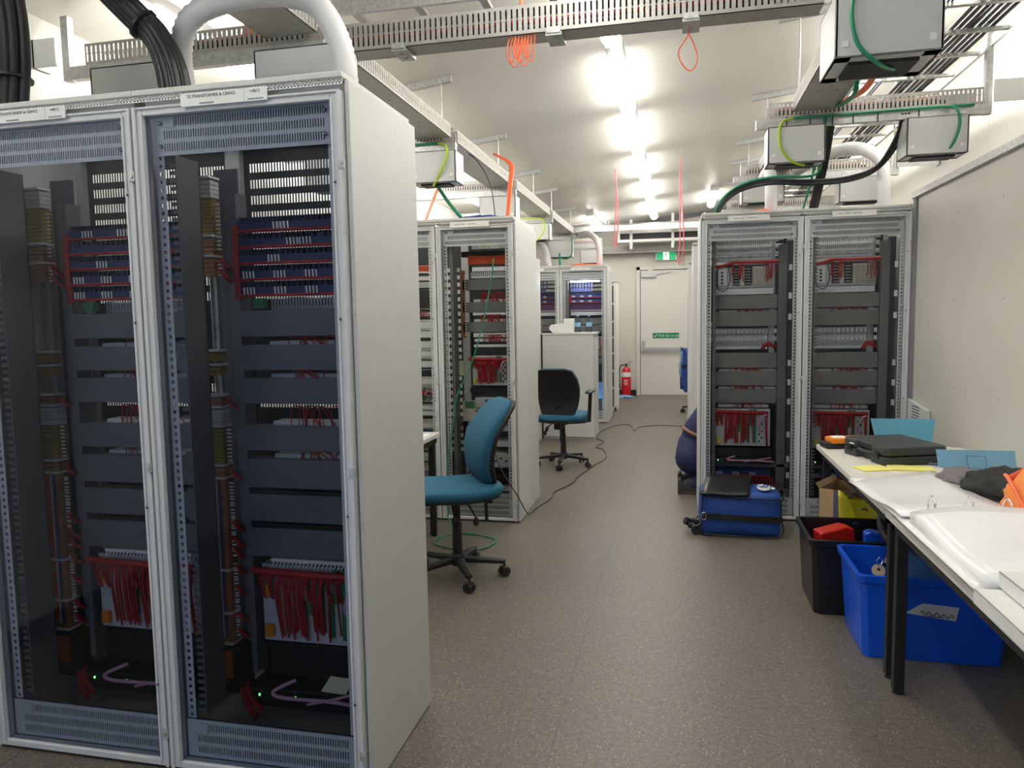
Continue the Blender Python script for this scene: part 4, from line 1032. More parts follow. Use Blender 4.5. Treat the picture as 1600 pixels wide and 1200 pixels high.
def rotbox(name, label, cat, c, size, rot, m_, group=None, bevel=.004):
    b = MB(); a, d, h = size; b.box(-a/2, a/2, -d/2, d/2, 0, h)
    o = b.build(name, m_, None, bevel=bevel, loc=c); o.rotation_euler = (0, 0, rot); tag(o, label, cat, group); return o
# black case
t = thing('equipment_case', 'dark grey plastic carrying case lying flat on the table', 'case', (1.115, 4.22, .72), math.radians(18-90))
b = MB()
pts = [(-.19,-.17),(-.075,-.17),(-.065,-.140),(.065,-.140),(.075,-.17),(.19,-.17),(.21,-.15),(.21,.15),(.19,.17),(-.19,.17),(-.21,.15),(-.21,-.15)]
b.prism([(x*.95, y, .0) for x, y in pts], (0, 0, .044)); b.build('case_base', 'case', t, bevel=.008)
b = MB(); b.prism([(x*.95, y, .048) for x, y in pts], (0, 0, .046)); b.build('case_lid', 'case', t, bevel=.012)
b = MB(); b.tube([(-.062, -.142, .046), (-.058, -.160, .046), (.058, -.160, .046), (.062, -.142, .046)], .008, n=8, smooth=3); b.build('handle', 'case', t)
for x in (-.125, .125):
    b = MB(); b.box(x-.02, x+.02, -.178, -.168, .028, .064); b.build('latch', 'black', t, bevel=.003)
b = MB(); b.box(-.12, -.08, -.1745, -.1705, .066, .072); b.build('sticker', 'whitelid', t)
# orange instrument
t = thing('test_instrument', 'orange and black handheld test instrument at the far table corner', 'instrument', (.945, 4.53, .72), math.radians(12))
b = MB(); b.box(-.13, .13, -.055, .055, 0, .035); b.build('case_body', 'black', t, bevel=.01)
b = MB(); b.box(-.105, .11, -.058, .045, .03, .062); b.build('orange_shell', 'orange', t, bevel=.008)
b = MB(); b.box(-.085, -.01, -.04, .03, .062, .064); b.build('display', 'paper', t)
b = MB()
for k in range(4): b.lathe((.02+.02*k, -.01, .062), [(.006, 0), (.006, .004)], n=8)
b.build('buttons', 'ink', t)
# folders
b = MB(); b.prism([(1.10, 4.47, .722), (1.37, 4.47, .722), (1.42, 4.56, .885), (1.08, 4.56, .885)], (0, .004, 0)); o = b.build('manila_folder', 'foldteal'); tag(o, 'teal card folder propped upright behind the black case', 'folder')
def fpt(u, v): return (1.20+.34*u-.01*v, 3.79+.02*u+.015*v, .724+.035*(1-u)*(1)+.115*v*(1-.28*(1-u)))
b = MB(); b.prism([fpt(0, 0), fpt(1, 0), fpt(1, 1), fpt(0, 1)], (0, .003, 0)); o = b.build('manila_folder', 'foldblue'); tag(o, 'light blue card folder standing tilted near the board', 'folder')
b = MB(); b.add([], [])
for p_, q_ in (((.38,.15),(.62,.15)), ((.62,.15),(.62,.72)), ((.62,.72),(.38,.72)), ((.38,.72),(.38,.15))):
    P1, P2 = Vector(fpt(*p_)), Vector(fpt(*q_)); P1.y -= .001; P2.y -= .001; b.bar(P1, P2, .0022, .001, up=(0,1,0))
b.build('printed_frame', 'bluestrip', o)
b = MB()
rs = random.Random(2)
for k in range(7):
    a = rs.uniform(-.25, .25); x, y = 1.43+rs.uniform(-.04, .03), 4.42+rs.uniform(-.05, .06); z = .721+.003*k
    dx, dy = math.cos(a), math.sin(a)
    b.prism([(x-.08*dx+.05*dy, y-.08*dy-.05*dx, z), (x+.08*dx+.05*dy, y+.08*dy-.05*dx, z), (x+.08*dx-.05*dy, y+.08*dy+.05*dx, z), (x-.08*dx-.05*dy, y-.08*dy+.05*dx, z)], (0,0,.0022))
tag(b.build('cable_tags', 'beige'), 'loose pile of pale card tags against the board', 'card tags')
b = MB(); b.tube([(1.21, 4.07, .727), (1.27, 4.03, .727), (1.33, 3.99, .727)], .006, n=8, smooth=0); b.tube([(1.33, 3.99, .727), (1.345, 3.98, .727)], .008, n=8, smooth=0)
tag(b.build('blue_pen', 'bluestrip'), 'dark blue pen beside the black case', 'pen')
rotbox('yellow_card', 'yellow cards lying in front of the black case, left one', 'card', (.94, 3.91, .72), (.15, .12, .006), .3, 'paleyellow', 'yellow cards', .001)
rotbox('yellow_card', 'yellow card sticking out from under the white pages', 'card', (1.12, 3.93, .72), (.20, .12, .008), -.1, 'paleyellow', 'yellow cards', .001)
rotbox('black_notebook', 'dark strip under the yellow cards', 'notebook', (1.02, 3.78, .72), (.15, .2, .005), .3, 'greycloth', None, .001) if 0 else None

# open ring binder
t = thing('ring_binder', 'open ring binder with glossy white pages hanging over the table edge', 'ring binder', (0, 0, 0))
def grid(f, n=10, m_=8): return [[f(i/n, j/m_) for j in range(m_+1)] for i in range(n+1)]
b = MB(); b.sheet(grid(lambda u, v: (.765+.41*v+.02*u*v+.015*(1-u), 2.84+1.02*u-.32*u*(1-v)*.8, .765-.035*u+.012*math.sin(u*9)*math.exp(-u*2)-.008*(1-v)*u)), .004); b.build('turned_pages', 'papergloss', t)
b = MB(); b.sheet(grid(lambda u, v: (.785+.40*v, 2.86+.80*u, .748-.024*u)), .008); b.build('page_block', 'paper', t)
b = MB(); b.sheet(grid(lambda u, v: (.80+.385*v-.0*u, 2.80-.66*u, .815-.02*u+.006*math.sin(8*u+3*v)-.025*(1-v)**3)), .040); b.build('page_block', 'papergloss', t)
b = MB(); b.sheet(grid(lambda u, v: (.775+.40*v, 2.87-.74*u, .770-.035*u*.0-.02*(1-v))), .004); b.build('cover', 'white', t)
b = MB(); b.box(.80, 1.19, 2.81, 2.86, .735, .742); b.build('spine', 'chrome', t)
for x in (.88, 1.0, 1.12):
    b = MB(); b.tube([(x, 2.80, .79), (x, 2.805, .825), (x, 2.84, .838), (x, 2.87, .815), (x, 2.875, .77)], .0035, n=8); b.build('ring', 'chrome', t)
# closed binders near the camera
t = thing('document_folder', 'white closed binder at the near right corner, upper one', 'binder', (.83, 1.70, .762), 0, 'closed white binders')
b = MB(); b.box(0, .32, 0, .44, 0, .003); b.box(0, .32, 0, .44, .04, .043); b.box(0, .003, 0, .44, 0, .043); b.build('cover', 'whitelid', t, bevel=.001)
b = MB(); b.box(.004, .30, .005, .435, .004, .039); b.build('page_block', 'paper', t)
t = thing('document_folder', 'white closed binder at the near right corner, lower one overhanging the table edge', 'binder', (.765, 1.62, .72), 0, 'closed white binders')
b = MB(); b.box(0, .32, 0, .50, 0, .003); b.box(0, .32, 0, .50, .038, .041); b.box(0, .003, 0, .50, 0, .041); b.build('cover', 'whitelid', t, bevel=.001)
b = MB(); b.box(.004, .30, .005, .495, .004, .037); b.build('page_block', 'paper', t)

# soft things
def lump(name, m_, c, s, seed, amp=.18, sub=4, parent=None, freq=2.2, flat=True):
    import bmesh
    from mathutils import noise
    bm = bmesh.new(); bmesh.ops.create_icosphere(bm, subdivisions=sub, radius=1)
    for v in bm.verts:
        p = v.co.copy(); k = 1+amp*noise.noise(p*freq+Vector((seed, seed*2, 0)))+amp*.5*noise.noise(p*freq*2.7+Vector((seed, 0, 3)))
        v.co = Vector((p.x*s[0]*k, p.y*s[1]*k, p.z*s[2]*k))
        if flat and v.co.z < 0: v.co.z *= .12
    zmin = min(v.co.z for v in bm.verts)
    for v in bm.verts: v.co.z -= zmin
    me = bpy.data.meshes.new(name); bm.to_mesh(me); bm.free()
    for p in me.polygons: p.use_smooth = True
    me.materials.append(MAT[m_]); o = bpy.data.objects.new(name, me); COL.objects.link(o); o.location = c
    if parent is not None: o.parent = parent
    return o
t = thing('tool_pouch', 'crumpled black cloth bag with a grey flap between the blue folder and the binder', 'bag', (1.36, 3.42, .72))
lump('bag_body', 'darkcloth', (0, 0, 0), (.165, .24, .092), 4.2, .35, parent=t)
lump('flap', 'greycloth', (-.11, .20, .015), (.10, .13, .048), 2.2, .2, parent=t)
b = MB(); b.bar((-.02, .12, .10), (.03, -.02, .105), .006, .003); b.build('zip_pull', 'tagtan', t)
t = thing('orange_bag', 'orange high-visibility bag at the right picture edge beside the black cloth bag', 'bag', (1.35, 3.0, .72))
lump('bag_body', 'orangebag', (0, 0, 0), (.17, .15, .185), 8.1, .25, parent=t)
b = MB(); b.tube([(-.12, .15, .14), (-.15, .05, .15), (-.16, -.06, .11), (-.15, -.16, .03)], .007, n=8); b.build('piping', 'orangefib', t)
b = MB(); b.tube([(-.1, .15, .13), (-.05, .05, .19), (.02, -.05, .16)], .012, n=6); b.build('strap', 'orangewire', t)

# ------------------------------------------------------------ bins under the tables
def bin_(name, label, cat, x0, x1, y0, y1, h, m_, tap=.024, group=None):
    t = thing(name, label, cat, ((x0+x1)/2, (y0+y1)/2, 0), 0, group)
    hx, hy = (x1-x0)/2, (y1-y0)/2; th = .005; b = MB()
    def ring(k, z, e=0): 
        ax, ay = hx-tap*(1-k)+e, hy-tap*(1-k)+e; c = .022
        return [(-ax+c, -ay, z), (ax-c, -ay, z), (ax, -ay+c, z), (ax, ay-c, z), (ax-c, ay, z), (-ax+c, ay, z), (-ax, ay-c, z), (-ax, -ay+c, z)]
    rings = [ring(0, 0, 0), ring(.9, h-.04, 0), ring(.92, h-.035, .012), ring(1, h, .014), ring(1, h, -.004), ring(.9, h-.04, -th), ring(0, .006, -th)]
    vs = [v for r in rings for v in r]; fs = []
    for i in range(len(rings)-1):
        for q in range(8): fs.append((i*8+q, i*8+(q+1) % 8, (i+1)*8+(q+1) % 8, (i+1)*8+q))
    fs.append(tuple(range(8))[::-1]); fs.append(tuple(range(48, 56)))
    b.add(vs, fs); b.build('shell', m_, t, bevel=.004)
    return t
t = bin_('storage_bin', 'bright blue plastic storage bin under the tables with a white hand-written label', 'bin', .765, 1.36, 3.33, 3.76, .375, 'binblue')
b = MB(); b.prism([(-.115, -.2055, .215), (-.05, -.2075, .262), (.09, -.2070, .252), (.08, -.2050, .192)], (0, -.0015, 0)); lb = b.build('paper_label', 'boxgrey', t)
hb = MB(); hb.tube([(-.06+.011*k, -.2088, .222-.001*k+.010*math.sin(k*2.4)) for k in range(13)], .0016, n=5, smooth=4); hb.tube([(-.03, -.2088, .208), (.04, -.2088, .205)], .0014, n=5, smooth=0); hb.build('handwriting', 'ink', lb)
t = bin_('storage_bin', 'black plastic storage bin behind the blue one, a red box inside', 'bin', .645, 1.25, 3.79, 4.22, .385, 'binblack', tap=.02)
t = thing('blue_tote', 'blue cloth tote slumped in the blue bin', 'bag', (1.06, 3.555, .08))
lump('bag_body', 'tote', (0, 0, 0), (.17, .11, .29), 3.1, .15, parent=t)
b = MB(); b.tube([(-.16, -.1, .30), (-.10, -.02, .37), (-.02, -.02, .40), (.05, 0, .36)], .018, n=8); b.build('strap', 'black', t)
t = thing('metal_tag', 'round tan tag on a wire ring hanging in the blue bin', 'tag', (.862, 3.44, .36))
b = MB(); b.cyl((0, 0, 0), (.0, -.004, .002), .028, n=20); b.build('disc', 'tagtan', t)
b = MB(); b.cyl((0, -.005, .008), (0, -.006, .008), .007, n=12); b.build('eyelet', 'ink', t)
b = MB(); b.tube([(0, 0, .02), (-.008, 0, .04), (.005, .0, .06), (.02, .01, .05), (.01, 0, .025)], .0018, n=5); b.build('wire_ring', 'chrome', t)
t = thing('red_toolbox', 'red plastic box standing in the black bin', 'box', (.80, 4.02, .20), .25)
b = MB(); b.prism([(-.09, -.05, 0), (.09, -.05, 0), (.075, -.05, .19), (.03, -.05, .20), (-.10, -.05, .17)], (0, .1, 0)); b.build('box_body', 'red', t, bevel=.008)
t = thing('blue_case', 'bright blue plastic case standing in the black bin behind the blue bin rim', 'box', (1.02, 4.0, .20), -.1)
b = MB(); b.prism([(-.09, -.04, 0), (.15, -.04, 0), (.15, -.04, .14), (-.06, -.04, .185), (-.09, -.04, .17)], (0, .08, 0)); b.build('box_body', 'binblue', t, bevel=.008)
b = MB(); b.box(-.02, .02, -.044, -.04, .1, .12); b.build('latch', 'binblue', t)
t = thing('cardboard_box', 'open printed cardboard box standing under the far table', 'box', (.91, 4.42, 0), math.radians(-30))
b = MB()
b.box(-.08, .1, -.14, -.136, 0, .52); b.box(-.08, -.076, -.14, .14, 0, .52); b.box(.096, .1, -.14, .14, 0, .52); b.box(-.08, .1, .136, .14, 0, .52); b.box(-.08, .1, -.14, .14, 0, .004)
b.build('box_body', 'card', t)
b = MB(); b.add([(.1, -.14, .52), (.1, .14, .52), (.14, .14, .54), (.14, -.14, .54)], [(0,1,2,3)]); b.prism([(-.08, -.14, .52), (-.08, .14, .52), (-.10, .14, .545), (-.10, -.14, .545)], (.002, 0, .002)); b.build('flap', 'card', t)
b = MB(); b.box(.0, .1, -.142, -.14, 0, .52); b.box(-.082, -.08, -.09, -.05, .08, .45); b.build('print', 'cardprint', t)
g = [[(.85+.22*v+.01*u, 4.235+.015*math.sin(3*v)-.01*u, .535-.33*u-.12*v*v*(1-u)-.02*math.sin(5*v)) for v in [j/8 for j in range(9)]] for u in [i/8 for i in range(9)]]
b = MB(); b.sheet(g, .012); o = b.build('yellow_pouch', 'yellow'); tag(o, 'yellow plastic pouch hanging in front of the cardboard box', 'pouch')
b = MB()
for (x, z) in ((.89, .50), (.96, .44), (.92, .36)): b.tube([(x, 4.19, z), (x+.01, 4.18, z+.01), (x+.025, 4.185, z)], .004, n=5)
b.build('button', 'ink', o)
b = MB()
b.tube([(1.0, 4.05, .62), (.99, 3.9, .52), (.96, 3.78, .46), (.98, 3.66, .42), (1.02, 3.55, .46), (1.08, 3.5, .48)], .022, n=8)
tag(b.build('black_hose', 'rubber'), 'thick black strap curving down from the table into the blue bin', 'strap')

# ------------------------------------------------------------ blue tool bag
t = thing('trolley_bag', 'blue fabric trolley bag with black strap lying at the foot of the right cabinets', 'bag', (.41, 5.22, 0), math.radians(1.5))
import bmesh
def softbox(name, m_, sx, sy, sz, parent, seed, amp=.008, z0=0, cuts=8, rnd=.035):
    bm = bmesh.new(); bmesh.ops.create_cube(bm, size=1)
    bmesh.ops.subdivide_edges(bm, edges=bm.edges[:], cuts=cuts, use_grid_fill=True)
    from mathutils import noise
    for v in bm.verts:
        p = v.co.copy(); q = Vector((p.x*sx, p.y*sy, p.z*sz))
        # round the corners
        c = Vector([max(-s/2+rnd, min(s/2-rnd, a)) for a, s in zip(q, (sx, sy, sz))]); d = q-c
        if d.length > 0: q = c+d.normalized()*min(d.length, rnd) if d.length > rnd else q
        q += p.normalized()*amp*noise.noise(p*5+Vector((seed, 0, 0)))
        bulge = .02*(1-(2*p.x)**2)*(1-(2*p.z)**2); q.y += bulge*(1 if p.y > 0 else -1)*(abs(p.y) > .49)
        v.co = q+Vector((0, 0, sz/2+z0))
    me = bpy.data.meshes.new(name); bm.to_mesh(me); bm.free()
    for p in me.polygons: p.use_smooth = True
    me.materials.append(MAT[m_]); o = bpy.data.objects.new(name, me); COL.objects.link(o); o.parent = parent
    return o
softbox('bag_body', 'bagblue', .52, .31, .30, t, 2, z0=.008)
b = MB(); b.tube([(-.25, -.165, .285), (0, -.18, .278), (.25, -.165, .27), (.262, -.1, .28), (.262, .12, .285)], .005, n=6); b.tube([(-.25, -.16, .02), (0, -.178, .018), (.25, -.16, .02), (.255, -.165, .15), (.25, -.165, .27)], .005, n=6); b.tube([(-.25, -.16, .02), (-.258, -.16, .15), (-.25, -.165, .285)], .005, n=6); b.build('piping', 'black', t)
b = MB(); b.prism([(-.255, -.172, .128), (0, -.190, .122), (.262, -.168, .110), (.262, -.168, .150), (0, -.190, .160), (-.255, -.172, .166)], (0, .012, 0)); b.build('strap', 'black', t)
b = MB(); b.tube([(-.243, -.18, .15)]+[(-.243+.016*math.sin(a), -.185, .15+.026*math.cos(a)) for a in [i*math.pi/5 for i in range(11)]], .003, n=6, smooth=2); b.build('ring', 'chrome', t)
b = MB(); b.tube([(-.25, .0, .06), (-.31, -.02, .055), (-.36, -.04, .075)], .028, n=10); b.tube([(-.30, -.06, .045), (-.34, -.06, .05)], .02, n=8); b.build('end_cap', 'black', t)
for y in (-.11, .08):
    b = MB(); b.cyl((-.29, y-.015, .032), (-.29, y+.015, .032), .032, n=16); b.bar((-.29, y, .04), (-.25, y, .07), .03, .03); b.build('wheel', 'rubber', t)
# black cloth flap on top
g = [[(-.25+.30*v+.05*u-.02*(1-u)*(1-v), -.185+.31*u, .322+.045*u+.004*math.sin(7*v+5*u)-.018*(1-u)**3) for v in [j/8 for j in range(9)]] for u in [i/8 for i in range(9)]]
b = MB(); b.sheet(g, .012); b.build('open_flap', 'binblack', t)
lg = MB(); lg.lathe((.155, -.085, .322), [(.045, 0), (.043, .010)], n=24); l1 = lg.build('emblem', 'whitelid', t); l1.scale = (1, 1.7, 1); l1.location = (0, .085, 0)
b = MB(); b.tube([(.155+.016*math.cos(a), .012+.016*math.sin(a), .327) for a in [i*math.pi/6 for i in range(13)]], .003, n=5, smooth=1); b.bar((.10, .012, .3275), (.135, .004, .3275), .005, .001); b.bar((.105, -.006, .3275), (.15, -.008, .3275), .005, .001); b.bar((.11, -.022, .3275), (.18, -.020, .3275), .005, .001); eo = b.build('emblem_strokes', 'jacket', l1); eo.location = (.015, -.085, .0065)
b = MB(); b.lathe((.21, -.10, .326), [(.014, 0), (.013, .004)], n=10); b.build('emblem_leaf', 'note', l1)

# ------------------------------------------------------------ chairs
def star_base(t, R, rot, zc=.07):
    b = MB()
    for k in range(5):
        a = rot+k*2*math.pi/5; d = Vector((math.cos(a), math.sin(a), 0))
        b.bar(Vector((0, 0, .105))+d*.02, Vector((0, 0, .085))+d*R, .055, .032, taper=.7)
    b.lathe((0,0,0), [(.035, .07), (.045, .09), (.045, .125), (.032, .14)], n=16)
    b.build('star_base', 'black', t, bevel=.006)
    for k in range(5):
        a = rot+k*2*math.pi/5; c = Vector((math.cos(a), math.sin(a), 0))*R; tn = Vector((-math.sin(a+.7), math.cos(a+.7), 0))
        b = MB(); z = Vector((0, 0, .027))
        for s_ in (-1, 1): b.cyl(c+z+tn*(.006*s_), c+z+tn*(.026*s_), .027, n=16)
        b.cyl(c+Vector((0,0,.04)), c+Vector((0,0,.095)), .009, n=8); b.bar(c+Vector((0,0,.045))-tn*.02, c+Vector((0,0,.045))+tn*.02, .03, .025)
        b.build('caster', 'rubber', t, bevel=.003)
def office_chair(loc, rot, label, seat_z, arms=False, brot=.3, colm='teal'):
    t = thing('office_chair', label, 'office chair', loc, rot, 'office chairs')
    star_base(t, .27, brot)
    b = MB(); b.lathe((0,0,0), [(.030, .12), (.028, .32), (.022, .325), (.020, seat_z-.12), (.03, seat_z-.115), (.03, seat_z-.09)], n=18); b.build('gas_column', 'black', t)
    # seat: front at -x ; chair faces -x
    s = seat_z
    path = [(-.27, s-.075), (-.262, s-.055), (-.24, s-.045), (-.15, s-.042), (0, s-.052), (.12, s-.05), (.20, s-.04), (.225, s-.045), (.235, s-.06)]
    hw = [.12, .19, .225, .24, .245, .235, .215, .18, .10]; ht = [.012, .03, .042, .046, .046, .046, .044, .034, .012]
    b = MB(); b.pad(path, hw, ht, n=28, e=3.2); b.build('seat', colm, t)
    b = MB(); b.pad([(x*.96, z-.028) for x, z in path], [h*.97 for h in hw], [h*.55 for h in ht], n=24, e=3); b.build('seat_shell', 'black', t)
    # backrest
    bp_ = [(.17, s-.02), (.150, s+.01), (.125, s+.08), (.122, s+.17), (.142, s+.26), (.20, s+.35), (.265, s+.43), (.295, s+.455)]
    hw = [.12, .17, .195, .212, .218, .212, .18, .12]; ht = [.012, .036, .045, .048, .046, .038, .027, .010]
    bp_ = [(x+.01, z) for x, z in bp_]
    b = MB(); b.pad(bp_, hw, ht, n=28, e=3.2); b.build('backrest', colm, t)
    b = MB(); b.pad([(x+.026, z-.002) for x, z in bp_], [h*1.0 for h in hw], [h*.62 for h in ht], n=24, e=4); sh = b.build('back_shell', 'black', t)
    b = MB(); b.box(.212, .222, -.035, .035, s+.295, s+.310); b.build('back_label', 'whitelid', sh)
    b = MB(); b.bar((.0, 0, s-.11), (.21, 0, s-.11), .05, .022); b.bar((.19, 0, s-.12), (.19, 0, s+.10), .05, .02); b.box(.16, .21, -.035, .035, s-.15, s-.07); b.bar((.185, .03, s-.13), (.19, .03, s-.27), .018, .018)
    b.box(-.1, .1, -.07, .07, s-.115, s-.09)
    b.build('mechanism', 'black', t, bevel=.004)
    for k, (x, y, x2, y2, z2) in enumerate(((.02, -.07, .07, -.17, -.19), (-.05, -.07, -.06, -.19, -.17))):
        b = MB(); b.tube([(x, y, s-.10), ((x+x2)/2, (y+y2)/2, s-.13), (x2, y2, s+z2)], .005, n=6)
        b.lathe((x2, y2, s+z2-.045), [(.004, 0), (.016, .012), (.018, .03), (.008, .05)], n=10); b.build('lever', 'black', t)
    if arms:
        for sy in (-1, 1):
            b = MB(); b.bar((.02, sy*.2, s-.10), (.02, sy*.275, s-.08), .05, .015); b.bar((.02, sy*.275, s-.09), (.0, sy*.285, s+.20), .035, .02); b.build('arm_post', 'black', t, bevel=.004)
            b = MB(); b.pad([(-.12, s+.215), (-.10, s+.215), (0, s+.215), (.09, s+.21), (.11, s+.205)], [.025, .035, .04, .035, .02], [.008, .014, .015, .013, .006], n=14)
            o = b.build('arm_pad', 'black', t); o.location = (0, sy*.285, 0)
    return t
office_chair((-1.25, 4.03, 0), math.radians(31), 'teal fabric office chair without arms beside the nearest cabinet', .57, brot=math.radians(-91))
office_chair((-1.13, 7.33, 0), math.radians(-97), 'office chair seen from behind with black back, armrests and teal seat', .545, arms=True, brot=math.radians(-65))
t3 = office_chair((.33, 11.75, 0), math.radians(115), 'far office chair with a blue jacket over its back, mostly hidden by cabinets', .52, arms=True, brot=.2)
g = []
b = MB()
g = [[(.04+.14*v+.01*math.sin(6*u), 11.62-.05*math.sin(math.pi*v)-.02*u, 1.0-.62*u-.04*v+.02*math.sin(9*v)) for v in [j/8 for j in range(9)]] for u in [i/10 for i in range(11)]]
b.sheet(g, .02); o = b.build('work_jacket', 'jacket'); tag(o, 'blue work jacket hanging over the far office chair', 'jacket')
g = [[(.02+.05*v+.01*math.sin(6*u), 11.60-.02*math.sin(math.pi*v), .98-.38*u-.04*v+.02*math.sin(9*v)) for v in [j/5 for j in range(6)]] for u in [i/8 for i in range(9)]]
b = MB(); b.sheet(g, .015); b.build('lining', 'sky', o)

# ------------------------------------------------------------ kneeling person
t = thing('person', 'person in navy work clothes and brown belt kneeling behind the right pair of cabinets', 'person', (.10, 6.46, 0))
def skin_body(name, nodes, edges, m_, parent, sub=0, root=0, vox=.011, bump=0):
    b = MB()
    for (p, r) in nodes:
        b.lathe(p, [(max(.001, r*math.sin(a)), -r*math.cos(a)) for a in [math.pi*i/8 for i in range(9)]], n=14)
    for i, j in edges:
        b.tube([nodes[i][0], nodes[j][0]], nodes[i][1], r_end=nodes[j][1], n=14, smooth=0)
    o = b.build(name, m_, parent)
    r_ = o.modifiers.new('remesh', 'REMESH'); r_.mode = 'VOXEL'; r_.voxel_size = vox; r_.use_smooth_shade = True
    s_ = o.modifiers.new('smooth', 'SMOOTH'); s_.factor = .7; s_.iterations = 4 if vox > .008 else 2
    return o
# local frame: +x towards the cabinets' back; seated on heels
N_ = [((.06, 0, .36), .13), ((.12, 0, .50), .135), ((.20, 0, .64), .145), ((.27, 0, .76), .12), ((.31, 0, .84), .055), ((.35, 0, .92), .075), ((.37, 0, 1.0), .085),
      ((.07, -.10, .32), .10), ((.24, -.14, .24), .085), ((.42, -.16, .10), .062), ((.22, -.16, .075), .055), ((.02, -.15, .07), .042), ((-.06, -.15, .03), .032),
      ((.07, .10, .32), .10), ((.24, .14, .24), .085), ((.42, .16, .10), .062), ((.22, .16, .075), .055), ((.02, .15, .07), .042), ((-.06, .15, .03), .032),
      ((.27, -.18, .73), .06), ((.36, -.22, .56), .045), ((.52, -.16, .50), .034), ((.58, -.14, .50), .032),
      ((.27, .18, .73), .06), ((.36, .22, .56), .045), ((.52, .16, .50), .034), ((.58, .14, .50), .032)]
E_ = [(0,1),(1,2),(2,3),(3,4),(4,5),(5,6),(0,7),(7,8),(8,9),(9,10),(10,11),(11,12),(0,13),(13,14),(14,15),(15,16),(16,17),(17,18),(3,19),(19,20),(20,21),(21,22),(3,23),(23,24),(24,25),(25,26)]
for sgn, wr in ((-1, 22), (1, 26)):
    base = Vector(N_[wr][0])
    for q, (dy, ln_) in enumerate(((-.028, .07), (-.01, .08), (.01, .076), (.028, .06))):
        i0 = len(N_); N_.append(((base.x+.04, base.y+dy, base.z), .010)); N_.append(((base.x+.04+ln_*.6, base.y+dy*1.1, base.z-.01), .009)); N_.append(((base.x+.04+ln_*.9, base.y+dy*1.1, base.z-.035), .007))
        E_ += [(wr, i0), (i0, i0+1), (i0+1, i0+2)]
    i0 = len(N_); N_.append(((base.x+.02, base.y-sgn*.035, base.z+.0), .010)); N_.append(((base.x+.055, base.y-sgn*.055, base.z-.01), .008)); E_ += [(wr, i0), (i0, i0+1)]
body = skin_body('body', N_, E_, 'skin', t, vox=.006)
# clothes: slightly fuller copies of torso, legs and sleeves
Tn = [((.06, 0, .37), .150), ((.09, 0, .50), .15), ((.20, 0, .64), .16), ((.27, 0, .765), .13), ((.26, -.18, .735), .075), ((.36, -.225, .56), .058), ((.50, -.165, .50), .045), ((.26, .18, .735), .075), ((.36, .225, .56), .058), ((.50, .165, .50), .045)]
skin_body('shirt', Tn, [(0,1),(1,2),(2,3),(3,4),(4,5),(5,6),(3,7),(7,8),(8,9)], 'navy', t, root=0)
Ln = [((.05, 0, .38), .155), ((.02, -.09, .29), .145), ((.23, -.14, .24), .105), ((.43, -.16, .105), .08), ((.22, -.16, .085), .075), ((.04, -.15, .08), .058), ((.03, .10, .30), .135), ((.23, .14, .24), .105), ((.43, .16, .105), .08), ((.22, .16, .085), .075), ((.04, .15, .08), .058)]
skin_body('trousers', Ln, [(0,1),(1,2),(2,3),(3,4),(4,5),(0,6),(6,7),(7,8),(8,9),(9,10)], 'navy', t, root=0)
b = MB()
Q = [Vector((.095, 0, .475)) + Vector((.152*math.cos(a)*.96, .165*math.sin(a), -.06*math.cos(a))) for a in [i*2*math.pi/24 for i in range(25)]]
b.tube(Q, .016, n=8, smooth=1); b.build('belt', 'leather', t)
for sy in (-1, 1):
    b = MB(); y = sy*.15
    b.prism([(-.08, y-.045, .02), (.06, y-.045, .02), (.08, y-.045, .10), (.0, y-.045, .125), (-.07, y-.045, .09)], (0, .09, 0)); bt = b.build('boot', 'sole', t, bevel=.015)
    b = MB(); b.prism([(-.10, y-.05, .005), (-.075, y-.05, .0), (-.06, y-.05, .10), (-.075, y-.05, .13), (-.10, y-.05, .11)], (0, .10, 0)); b.build('sole', 'sole', bt, bevel=.006)
# face and hair
b = MB(); b.lathe((.37, 0, 1.0), [(.001, -.03), (.08, -.02), (.095, .02), (.085, .07), (.05, .10), (.002, .108)], n=18); b.build('hair', 'hair', t)
b = MB(); b.tube([(.445, 0, 1.0), (.468, 0, .975), (.445, 0, .965)], .010, n=6); b.build('nose', 'skin', body)
b = MB()
for y in (-.03, .03): b.lathe((.437, y, 1.0), [(.009, 0), (.007, .006)], n=8, axis='X')
b.build('eyes', 'ink', body)
b = MB(); b.bar((.442, -.02, .945), (.442, .02, .945), .006, .008); b.build('mouth', 'leather', body)
b = MB()
for s_ in (-1, 1): b.tube([(.36, s_*.085, 1.02), (.35, s_*.098, 1.0), (.36, s_*.088, .97)], .009, n=6)
b.build('ears', 'skin', body)

# ------------------------------------------------------------ fire extinguisher
t = thing('fire_extinguisher', 'red fire extinguisher standing on the floor left of the exit door', 'fire extinguisher', (-.95, 14.05, 0))
b = MB(); b.lathe((0,0,0), [(.075, .0), (.085, .01), (.088, .03), (.088, .46), (.07, .51), (.03, .54), (.025, .56)], n=22); b.build('cylinder', 'extred', t)
b = MB(); b.lathe((0,0,0), [(.089, .36), (.089, .45)], n=22); b.build('white_band', 'whitelid', t)
b = MB()
for k in range(5): b.box(-.04, .035-.006*(k % 2), -.0905, -.088, .30-.022*k, .309-.022*k)
b.build('label_print', 'whitelid', t)
b = MB(); b.lathe((0,0,0), [(.018, .555), (.018, .60)], n=12); b.bar((-.02, 0, .60), (.09, 0, .63), .02, .01); b.bar((0, 0, .585), (.08, 0, .575), .018, .008); b.build('valve', 'black', t)
b = MB(); b.tube([(-.02, 0, .58), (-.10, 0, .57), (-.13, 0, .45), (-.125, 0, .2), (-.11, -.02, .14)], .012, n=8); b.build('hose', 'rubber', t)
b = MB(); b.box(.06, .16, .0, .06, .03, .13); tag(b.build('wedge', 'black', None, loc=(-.93, 14.1, -.03)), 'black door stop block beside the extinguisher', 'block')
